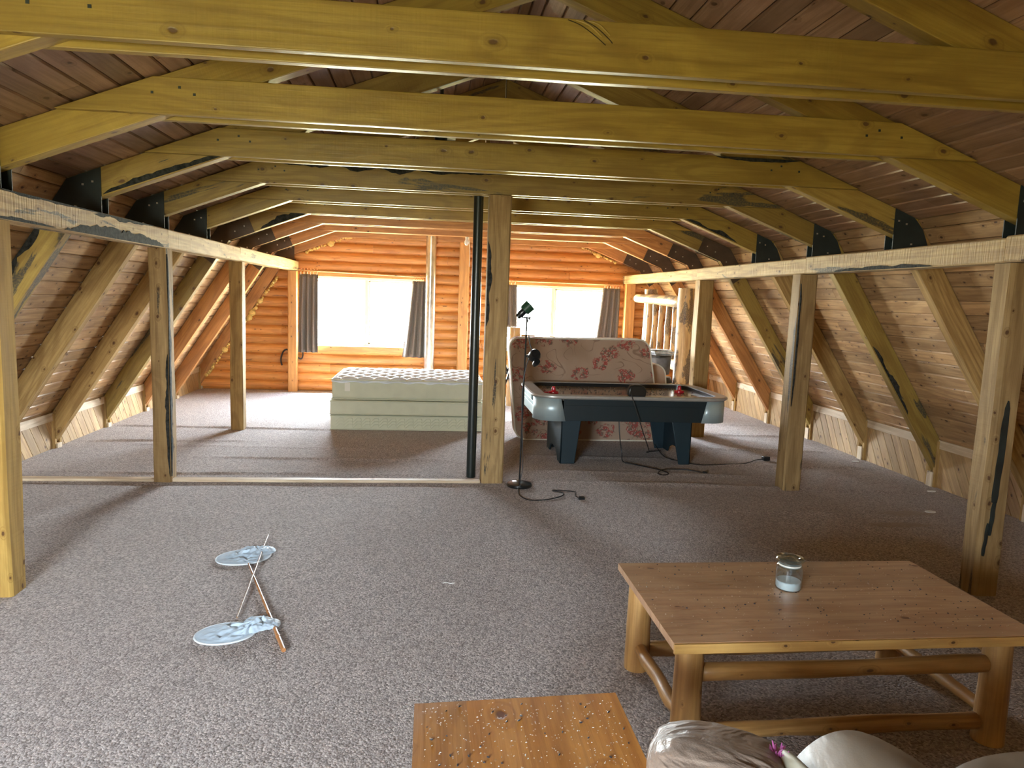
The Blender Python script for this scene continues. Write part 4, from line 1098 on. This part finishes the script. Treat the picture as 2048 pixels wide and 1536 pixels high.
# ------------------------------------------------------------------ floor lamp
def floor_lamp():
    x, y = 0.785, 5.875
    e = thing('floor_lamp', (x, y, 0), 'slim black floor lamp with two spot heads right of the centre post', 'floor lamp')
    mb = MB(); mb.lathe([(0.0, 0.0), (0.105, 0.0), (0.110, 0.010), (0.104, 0.026), (0.07, 0.036), (0.02, 0.042), (0.0, 0.042)], (0, 0, 0), 36); mb.build('base', M['black'], e)
    mb = MB(); mb.tube([(0, 0, 0.04), (0.004, 0, 0.75), (0.012, 0, 1.445)], 0.0075, 10); mb.build('pole', M['black'], e)
    # upper head tilts up to the left, joined by a small arm
    def head(px, pz, ax, tilt, mat):
        a = MB(); a.tube([(0.012, 0, pz), (0.012+ax*0.5, -0.005, pz+0.005), (0.012+ax, -0.01, pz+0.01)], 0.006, 8); a.tube([(0.012+0.02, 0, pz-0.012), (0.012+0.02, 0, pz+0.012)], 0.011, 8)
        a.build('arm', M['black'], e)
        return
    head(0, 1.432, -0.055, 0, None)
    c = Vector((-0.018, -0.01, 1.49)); d = Vector((0.62, 0.0, 0.62)).normalized()
    mb = MB(); mb.tube([c-d*0.075, c-d*0.045, c-d*0.04, c], [0.022, 0.027, 0.030, 0.030], 18); mb.build('spot_neck', M['black'], e)
    mb = MB(); mb.tube([c, c+d*0.004, c+d*0.075], [0.03, 0.046, 0.050], 20); mb.build('lamp_shade', M['green'], e)
    head(0, 1.115, 0.04, 0, None)
    c = Vector((0.085, -0.035, 1.13)); d = Vector((0.1, -0.75, 0.35)).normalized()
    mb = MB(); mb.tube([c+d*0.03, c+d*0.0, c-d*0.05, c-d*0.07], [0.040, 0.052, 0.046, 0.02], 20); mb.build('lamp_shade', M['black'], e)
    c2 = Vector((0.098, -0.05, 1.07)); mb = MB(); mb.tube([c2+d*0.03, c2, c2-d*0.06], [0.024, 0.028, 0.02], 16); mb.build('spot_neck', M['black'], e)
    mb = MB(); mb.tube(spline([(0.02, -0.01, 1.42), (0.035, -0.015, 1.25), (0.06, -0.02, 1.15), (0.02, -0.012, 1.04), (-0.006, -0.012, 0.8), (0.010, -0.012, 0.4), (0.022, -0.012, 0.18), (0.004, -0.02, 0.06)], 6), 0.004, 6); mb.build('flex', M['cord'], e)
    mb = MB(); mb.tube(spline([(0.0, -0.09, 0.035), (-0.02, -0.12, 0.008), (-0.035, -0.30, 0.006), (0.03, -0.44, 0.006), (0.18, -0.42, 0.006), (0.31, -0.33, 0.010), (0.33, -0.22, 0.006), (0.26, -0.16, 0.006), (0.36, -0.16, 0.006), (0.45, -0.20, 0.006)], 8), 0.0045, 6); mb.build('power_flex', M['cord'], e)
    mb = MB(); mb.box(0.43, 0.48, -0.42, -0.385, 0.002, 0.022, M=None); mb.tube(spline([(0.455, -0.40, 0.01), (0.42, -0.33, 0.008), (0.44, -0.25, 0.006)], 5), 0.004, 6); mb.build('plug', M['black'], e, bevel=0.004)
floor_lamp()

# ------------------------------------------------------------------ log bed headboard on the right
def headboard():
    e = thing('log_headboard', (3.24, 9.55, 0), 'peeled log bed headboard with spindles standing behind the right posts', 'headboard')
    A = (-0.03, -0.80); B = (0.03, 0.85)
    for i, (px, py, r, s) in enumerate(((A[0], A[1], 0.107, 3.1), (B[0], B[1], 0.105, 7.7))):
        P, R = log_pts((px, py, 0), (px+0.0, py, 1.79), r*1.03, r*0.94, s, wob=0.008); mb = MB(); mb.tube(P, R, 20); mb.build('log_post', M['bedlog'], e, ang=50)
    P, R = log_pts((-0.13, 0.98, 1.655), (-0.06, -0.80, 1.62), 0.062, 0.075, 5.5, wob=0.012); mb = MB(); mb.tube(P, R, 16, round_end=True); mb.build('top_rail', M['bedlog'], e, ang=50)
    P, R = log_pts((B[0]-0.03, B[1], 0.83), (A[0]-0.04, A[1], 0.80), 0.07, 0.07, 9.5); mb = MB(); mb.tube(P, R, 16); mb.build('bottom_rail', M['bedlog'], e, ang=50)
    for i in range(5):
        t = (i+0.8)/5.8; y = B[1]+(A[1]-B[1])*t; x = -0.06
        P, R = log_pts((x, y, 0.84), (x, y, 1.62), 0.037, 0.034, 20+i*3.3, wob=0.02, rw=0.2); mb = MB(); mb.tube(P, R, 12); mb.build('spindle', M['bedlog'], e, ang=50)
headboard()
def footlog(x, y, r, h, label, seed):
    P, R = log_pts((0, 0, 0), (0, 0, h), r, r*0.97, seed, wob=0.004); mb = MB(); mb.tube(P, R, 20)
    return tag(mb.build('bed_post_log', M['rlog'], ang=50, loc=(x, y, 0)), label, 'log')
footlog(1.235, 10.4, 0.095, 1.165, 'log bed post with sawn top showing between centre post and lamp', 2.2)
footlog(1.445, 10.45, 0.11, 1.06, 'shorter log bed post beside the taller one, above the floral mattress', 4.9)
# folding frame leaning behind the centre post
e = thing('folding_frame', (0.95, 9.2, 0), 'black metal folding frame seen past the centre post', 'metal frame')
for (a, b) in (((-0.10, 0.0, 0.02), (0.30, 0.5, 1.05)), ((-0.25, 0.05, 0.02), (0.22, 0.45, 0.80)), ((0.25, 0.0, 0.02), (0.02, 0.5, 0.9))):
    mb = MB(); mb.tube([a, b], 0.014, 8); mb.build('tube', M['black'], e)
for a in ((-0.10, 0.0), (0.25, 0.0)):
    mb = MB(); mb.tube([(a[0], a[1]-0.02, 0.03), (a[0], a[1]+0.02, 0.03)], 0.03, 14); mb.build('caster', M['black'], e)
# cloth bin with papers, black bag
e = thing('storage_bin', (2.90, 8.76, 0.68), 'grey cloth bin resting behind the floral mattress by the log spindles', 'bin')
mb = MB()
mb.grid(lambda u, v: ((0.14+0.015*v)*math.cos(2*PI*u)*(1+0.06*math.sin(7*u)), (0.16+0.02*v)*math.sin(2*PI*u), 0.02+0.22*v+0.01*noise.noise(Vector((u*9, v*3, 2)))), 40, 8)
mb.lathe([(0.0, 0.015), (0.13, 0.02)], (0, 0, 0), 24)
o = mb.build('body', M['bag'], e, ang=80); o.modifiers.new('t', 'SOLIDIFY').thickness = 0.006
mb = MB(); mb.lathe([(0.155, 0.225), (0.165, 0.23), (0.165, 0.255), (0.155, 0.26)], (0, 0, 0), 32); mb.build('rim', M['black'], e)
e2 = thing('paper_bundle', (2.90, 8.76, 0.93), 'blue and white folded papers heaped on the grey bin', 'papers')
for i in range(4):
    mb = MB(); Mx = Matrix.Translation((rnd(-.02, .02), rnd(-.02, .02), 0.012+0.018*i)) @ rot('Z', rnd(-.3, .3)) @ rot('X', rnd(-.05, .05)); mb.box(-0.14, 0.14, -0.11, 0.11, 0, 0.012, M=Mx); mb.build('folded_sheet', M['paper'], e2, bevel=0.004)
e = thing('black_stool', (2.93, 8.78, 0), 'black round seat with a white stripe under the cloth bin', 'stool')
mb = MB(); mb.lathe([(0.0, 0.52), (0.12, 0.52), (0.155, 0.54), (0.165, 0.60), (0.14, 0.66), (0.0, 0.675)], (0, 0, 0), 32); mb.build('seat', M['black'], e, ang=60)
mb = MB(); mb.lathe([(0.161, 0.575), (0.168, 0.578), (0.168, 0.587), (0.162, 0.59)], (0, 0, 0), 32); mb.build('stripe', M['vinyl'], e)
mb = MB(); mb.tube([(0, 0, 0.03), (0, 0, 0.53)], 0.03, 14); mb.lathe([(0, 0), (0.16, 0), (0.16, 0.02), (0, 0.04)], (0, 0, 0), 28); mb.build('pedestal', M['black'], e)

# ------------------------------------------------------------------ coffee table
def coffee_table():
    X0, X1, Y0, Y1, ZT_ = 0.848, 2.235, 2.215, 2.945, 0.45
    e = thing('coffee_table', ((X0+X1)/2, (Y0+Y1)/2, 0), 'low log legged coffee table with a pine plank top, jar on it', 'coffee table')
    cx, cy = (X0+X1)/2, (Y0+Y1)/2
    mb = MB(); n = 5; w = (Y1-Y0)/n
    for i in range(n): mb.box(X0-cx, X1-cx, Y0-cy+i*w, Y0-cy+(i+1)*w+0.0002, ZT_-0.028, ZT_, (1, 0, 0))
    mb.build('table_top', M['table'], e, smooth=False)
    mb = MB(); mb.box(X0-cx-0.001, X1-cx+0.001, Y0-cy-0.012, Y0-cy-0.0005, ZT_-0.036, ZT_-0.001); mb.build('edge_band', M['edge'], e, bevel=0.002, smooth=False)
    lx0, lx1, ly0, ly1 = 0.935-cx, 2.13-cx, 2.285-cy, 2.875-cy
    r = 0.052; s = 1
    for x, y in ((lx0, ly0), (lx1, ly0), (lx0, ly1), (lx1, ly1)):
        P, R = log_pts((x, y, 0), (x, y, ZT_-0.03), r*1.05, r*0.95, s*3.7, 6, 0.003, 0.06); s += 1; mb = MB(); mb.tube(P, R, 18); mb.build('leg', M['rlog'], e, ang=50)
    def rail(a, b, rr, sd):
        P, R = log_pts(a, b, rr, rr*1.0, sd, 10, 0.005, 0.22); mb = MB(); mb.tube(P, R, 14, round_end=True); mb.build('stretcher', M['rlog'], e, ang=50)
    rail((lx0+0.05, ly0-0.0, 0.300), (lx1-0.05, ly0, 0.310), 0.031, 1.3); rail((lx0+0.05, ly0, 0.075), (lx1-0.06, ly0, 0.085), 0.031, 4.4)
    rail((lx0+0.05, ly1, 0.085), (lx1-0.05, ly1, 0.085), 0.034, 6.1)
    for x, sd in ((lx0, 2.0), (lx1, 3.0)):
        rail((x, ly0+0.05, 0.345), (x, ly1-0.05, 0.345), 0.025, sd*5); rail((x, ly0+0.05, 0.105), (x, ly1-0.05, 0.105), 0.027, sd*7)
    # floor debris is stuff
    return X0, X1, Y0, Y1, ZT_
CT = coffee_table()
def side_table():
    X0, X1, Y0, Y1, ZT_ = -0.020, 0.518, 1.16, 1.745, 0.55
    e = thing('side_table', ((X0+X1)/2, (Y0+Y1)/2, 0), 'orange varnished side table littered with dead flies at the bottom edge', 'side table')
    cx, cy = (X0+X1)/2, (Y0+Y1)/2
    mb = MB(); n = 4; w = (X1-X0)/n
    for i in range(n):
        x0, x1 = X0-cx+i*w, X0-cx+(i+1)*w
        mb.add([(x0, Y0-cy, ZT_-0.03), (x1, Y0-cy, ZT_-0.03), (x1, Y1-cy-0.012+0.024*((i+1)/n), ZT_-0.03), (x0, Y1-cy-0.012+0.024*(i/n), ZT_-0.03), (x0, Y0-cy, ZT_), (x1, Y0-cy, ZT_), (x1, Y1-cy-0.012+0.024*((i+1)/n), ZT_), (x0, Y1-cy-0.012+0.024*(i/n), ZT_)],
               [(3, 2, 1, 0), (4, 5, 6, 7), (0, 1, 5, 4), (1, 2, 6, 5), (2, 3, 7, 6), (3, 0, 4, 7)], (0, 1, 0))
    mb.build('table_top', M['table_o'], e, smooth=False)
    for x, y in ((0.05, 1.23), (0.45, 1.23), (0.05, 1.66), (0.45, 1.66)):
        P, R = log_pts((x-cx, y-cy, 0), (x-cx, y-cy, ZT_-0.032), 0.045, 0.042, x*9+y, 5, 0.003); mb = MB(); mb.tube(P, R, 14); mb.build('leg', M['rlog'], e, ang=50)
    return X0, X1, Y0, Y1, ZT_
ST = side_table()
# debris on the tops
def debris(area, n, nf, label, seed, size=1.0):
    random.seed(seed); X0, X1, Y0, Y1, Z = area
    a = MB(); b = MB()
    for i in range(n):
        x, y = rnd(X0+.02, X1-.02), rnd(Y0+.02, Y1-.02); t = rnd(0, PI); l = rnd(0.0012, 0.0032)*size; w = l*rnd(.3, .6)
        M_ = Matrix.Translation((x, y, Z+0.0006)) @ rot('Z', t); a.add([M_ @ Vector(v) for v in ((-l, 0, 0), (0, -w, 0.0006), (l, 0, 0), (0, w, 0.001))], [(0, 1, 2, 3)])
    e = tag(a.build('insect_debris', M['flake'], smooth=False), label, 'debris', kind='stuff')
    for i in range(nf):
        x, y = rnd(X0+.02, X1-.02), rnd(Y0+.02, Y1-.02); t = rnd(0, 2*PI); l = rnd(0.0022, 0.0038)*size; d = Vector((math.cos(t), math.sin(t), 0))
        p = Vector((x, y, Z+l*0.5)); b.tube([p-d*l, p, p+d*l*0.9], [l*0.35, l*0.6, l*0.4], 6)
    f = b.build('fly', M['fly'], e); f['kind'] = 'stuff'
debris(ST, 850, 60, 'pale insect flakes and dead flies scattered over the side table', 3, 1.05)
debris(CT, 420, 170, 'dark and pale insect specks scattered over the coffee table top', 4, 1.0)
debris((1.13, 2.80, 6.63, 7.55, HZ-0.040), 60, 260, 'dark specks of dead insects on the hockey playfield', 9, 1.9)
# candle jar
def jar():
    e = thing('candle_jar', (1.488, 2.655, CT[4]+0.0005), 'glass candle jar with lid and white wax on the coffee table', 'jar')
    r = 0.052
    mb = MB(); mb.lathe([(0.0, 0.0), (r*0.92, 0.0), (r, 0.006), (r, 0.085), (r*0.96, 0.097), (r*0.84, 0.103), (r*0.86, 0.112), (r*0.84, 0.118)], (0, 0, 0), 36); mb.build('jar_glass', M['jar'], e)
    mb = MB(); mb.lathe([(0.0, 0.004), (r*0.88, 0.004), (r*0.95, 0.01), (r*0.95, 0.034), (r*0.9, 0.036), (0.0, 0.034)], (0, 0, 0), 36); mb.build('wax', M['wax'], e)
    mb = MB(); mb.lathe([(r*0.78, 0.112), (r*0.8, 0.119), (r*1.04, 0.121), (r*1.08, 0.127), (r*1.02, 0.133), (r*0.7, 0.134), (r*0.6, 0.129), (r*0.3, 0.131), (0.0, 0.136)], (0, 0, 0), 36); mb.build('lid', M['jar'], e)
    mb = MB(); mb.lathe([(r*0.85, 0.098), (r*0.875, 0.102), (r*0.85, 0.106)], (0, 0, 0), 30); mb.build('seal_ring', M['vinyl'], e)
jar()

# ------------------------------------------------------------------ butterfly nets
def net(hoop_c, ra, rb, ang, pole, label, bag_dir, mat, seed, zt=0.0):
    e = thing('butterfly_net', (hoop_c[0], hoop_c[1], 0), label, 'net')
    c = Vector((hoop_c[0], hoop_c[1], 0))
    def H(a, s=1.0, z=0.008): x, y = ra*s*math.cos(a), rb*s*math.sin(a); return Vector((x*math.cos(ang)-y*math.sin(ang), x*math.sin(ang)+y*math.cos(ang), z))
    mb = MB(); mb.tube([H(2*PI*i/40) for i in range(41)], 0.0045, 6, cap=False); mb.build('hoop', M['netrim'], e)
    mb = MB(); bd = Vector(bag_dir)
    def fn(u, v):
        a = 2*PI*u; s = v
        p = H(a, s, 0)
        k = max(0.0, 1-abs(s-0.0)); sh = bd*((1-s)**1.5)
        h = 0.010+0.010*abs(noise.noise(Vector((p.x*55, p.y*55, seed))))*(1-s**4)+0.030*(1-s)*abs(noise.noise(Vector((p.x*16+seed, p.y*16, 0))))*1.6+0.022*abs(noise.noise(Vector((u*7, v*5, seed))))*(1-s*s)
        return (p+sh+Vector((0, 0, h if s < 0.98 else 0.008)))
    mb.grid(fn, 90, 36); o = mb.build('net_bag', M['net'], e, ang=180)
    # folded second layer of the bag that spills to one side
    mb = MB()
    def fn2(u, v):
        a = 2*PI*u; s = v; q = Vector((ra*0.72*s*math.cos(a), rb*0.80*s*math.sin(a)*(1+0.2*math.sin(3*a+seed)), 0)); q = Vector((q.x*math.cos(ang)-q.y*math.sin(ang), q.x*math.sin(ang)+q.y*math.cos(ang), 0))
        h = 0.026+0.010*abs(noise.noise(Vector((q.x*60, q.y*60, seed))))+0.03*(1-s)*abs(noise.noise(Vector((q.x*22+seed, q.y*22, 5))))*2-0.016*s**4
        return q+bd*1.15+Vector((0, 0, h))
    mb.grid(fn2, 70, 24); mb.build('net_fold', M['net'], e, ang=180)
    a, b = Vector(pole[0])-c, Vector(pole[1])-c
    n = 10; P = [a.lerp(b, i/n)+Vector((0.004*noise.noise(Vector((i, seed, 0))), 0, 0)) for i in range(n+1)]
    mb = MB(); mb.tube(P, [pole[2]+(pole[3]-pole[2])*i/n for i in range(n+1)], 8)
    for i in range(1, 8): q = a.lerp(b, i/8); d = (b-a).normalized()*0.004; rr = (pole[2]+(pole[3]-pole[2])*i/8)*1.2; mb.tube([q-d, q+d], rr, 8)
    mb.build('handle', M[mat], e)
net((-1.075, 4.225), 0.155, 0.125, 0.35, ((-1.02, 4.11, 0.012), (-0.615, 3.07, 0.012), 0.0045, 0.0105), 'pale blue butterfly net lying farther away, orange cane handle towards the camera', (0.05, 0.06, 0), 'bamboo_o', 1.0)
net((-0.91, 3.25), 0.135, 0.105, 0.30, ((-0.90, 3.40, 0.014), (-1.005, 4.55, 0.030), 0.0050, 0.0050), 'pale blue butterfly net lying nearer, thin brown handle pointing away', (0.115, 0.06, 0), 'bamboo', 2.6)

# ------------------------------------------------------------------ small litter on the carpet
def disc(x, y, rx, ry, label, z=0.004, mat='flake', name='paper_disc'):
    mb = MB(); pts = [(rx*math.cos(a), ry*math.sin(a)) for a in [2*PI*i/20 for i in range(20)]]; mb.prism(pts, 0.0, 0.006, 'z'); return tag(mb.build(name, M[mat], bevel=0.001, loc=(x, y, z)), label, 'litter')
disc(4.03, 5.13, 0.045, 0.028, 'small white oval plate on the carpet near the near right post')
disc(4.50, 5.74, 0.04, 0.02, 'small white slip at the foot of the right knee wall, nearer one')
disc(4.50, 6.90, 0.04, 0.018, 'small white slip at the foot of the right knee wall, farther one')
mb = MB(); mb.tube(spline([(-0.03, 0, 0.004), (-0.01, 0.008, 0.006), (0.01, -0.004, 0.004), (0.035, 0.004, 0.004)], 6), 0.002, 5); tag(mb.build('thread_scrap', M['flake'], loc=(0.13, 3.80, 0.004)), 'white thread scrap alone on the open carpet', 'litter')

# ------------------------------------------------------------------ sofa, pillow, dried flower (bottom right)
def puff(name, mat, parent, c, sx, sy, sz, px=2.6, wr=0.0, seed=0.0, nu=64, nv=40, rotz=0.0, tilt=0.0):
    """superellipsoid cushion"""
    mb = MB()
    def sg(v, p): return math.copysign(abs(v)**p, v)
    R_ = rot('Z', rotz) @ rot('X', tilt)
    def fn(u, v):
        a = 2*PI*u-PI; b = PI*v-PI/2; e = 2/px
        x = sg(math.cos(b), e)*sg(math.cos(a), e); y = sg(math.cos(b), e)*sg(math.sin(a), e); z = sg(math.sin(b), e)
        q = Vector((x*sx, y*sy, z*sz))
        if wr: 
            n_ = noise.noise(Vector((x*1.5+seed, y*5+0.8*x, z*4)))+0.5*noise.noise(Vector((x*4+seed, y*9+3*x, z*9)))
            q *= 1+wr*n_
        return Vector(c)+(R_ @ q)
    mb.grid(fn, nu, nv); return mb.build(name, mat, parent, ang=180, weld=True)
def sofa():
    e = thing('leather_sofa', (1.4, 1.15, 0), 'taupe leather sofa cut off at the bottom right corner', 'sofa')
    L = lambda x, y, z: (x-1.4, y-1.15, z)
    rounded_box('base', 1.75, 0.62, 0.34, 0.04, M['leather'], e, L(1.45, 1.02, 0.21))
    puff('seat_cushion', M['pink'], e, L(0.66, 1.10, 0.42), 0.12, 0.30, 0.12, 4)
    # first back cushion: rounded leather face with a cream side panel
    def arch(cx, hw, y0, y1, zb, zt, name, mat, flat=2.6):
        mb = MB(); n = 28; pts = []
        for i in range(n+1):
            a = PI*i/n; cxx = math.copysign(abs(math.cos(a))**(2/flat), math.cos(a)); s = abs(math.sin(a))**(2/flat)
            pts.append((cx+hw*cxx, zb+(zt-zb)*s))
        mb.prism(pts+[], y0, y1, 'y', (0, 0, 1)); return mb.build(name, mat, e, bevel=0.02, ang=50)
    def lump(cx, hw, y0, y1, z0, z1, name, mat, skew=0.0, px=2.3):
        mb = MB()
        def fn(u, v):
            a = PI*(1-u); t = v
            cxx = math.copysign(abs(math.cos(a))**(2/px), math.cos(a)); s = abs(math.sin(a))**(2/px)
            yy = y0+(y1-y0)*t; q = 1-0.10*abs(2*t-1)**3
            return (cx+hw*cxx*q+skew*s-1.4, yy-1.15, z0+(z1-z0)*s*q+0.006*noise.noise(Vector((u*5, v*3, cx))))
        mb.grid(fn, 48, 16)
        # close both ends
        for t, fl in ((0, 1), (1, 0)):
            ring = [fn(i/48, t) for i in range(49)]; f = tuple(range(49)); mb.add(ring, [f if fl else f[::-1]])
        return mb.build(name, mat, e, ang=60, weld=True)
    lump(0.925, 0.205, 0.95, 1.33, 0.40, 0.735, 'arm', M['leather'], -0.02, 2.1)
    lump(0.757, 0.045, 0.94, 1.335, 0.40, 0.69, 'side_panel', M['cream'], 0.012, 2.2)
    lump(1.46, 0.36, 1.0, 1.36, 0.36, 0.645, 'seat_cushion', M['leather'], 0, 4)
    lump(2.08, 0.24, 1.0, 1.36, 0.36, 0.635, 'seat_cushion', M['leather'], 0, 4)
sofa()
e = thing('pillow', (0.64, 1.36, 0.60), 'crumpled shiny beige pillow lying on the left sofa arm', 'pillow')
puff('pillow_body', M['satin'], e, (0.0, 0.0, 0.0), 0.150, 0.150, 0.075, 2.8, 0.035, 3.0, 96, 60, -0.45, -0.25)
random.seed(21)
e = thing('dried_flower', (0.752, 1.325, 0.645), 'dried pink purple flower head between the pillow and the leather cushion', 'flower')
mb = MB()
for i in range(46):
    a = rnd(0, 2*PI); el = rnd(-0.2, 1.2); d = Vector((math.cos(a)*math.cos(el), math.sin(a)*math.cos(el), math.sin(el))); l = rnd(0.016, 0.036)
    s_ = d.orthogonal().normalized(); p = Vector((rnd(-.008, .008), rnd(-.008, .008), 0.0))
    mb.tube([p, p+d*l*0.6+s_*0.004, p+d*l+s_*0.006], [0.0015, 0.0035, 0.001], 5)
mb.build('petals', M['flower'], e)['kind'] = 'stuff'
mb = MB(); mb.tube([(0, 0, 0), (0.05, -0.01, -0.02), (0.10, -0.02, -0.03)], 0.003, 6); mb.build('stalk', M['rlog'], e)
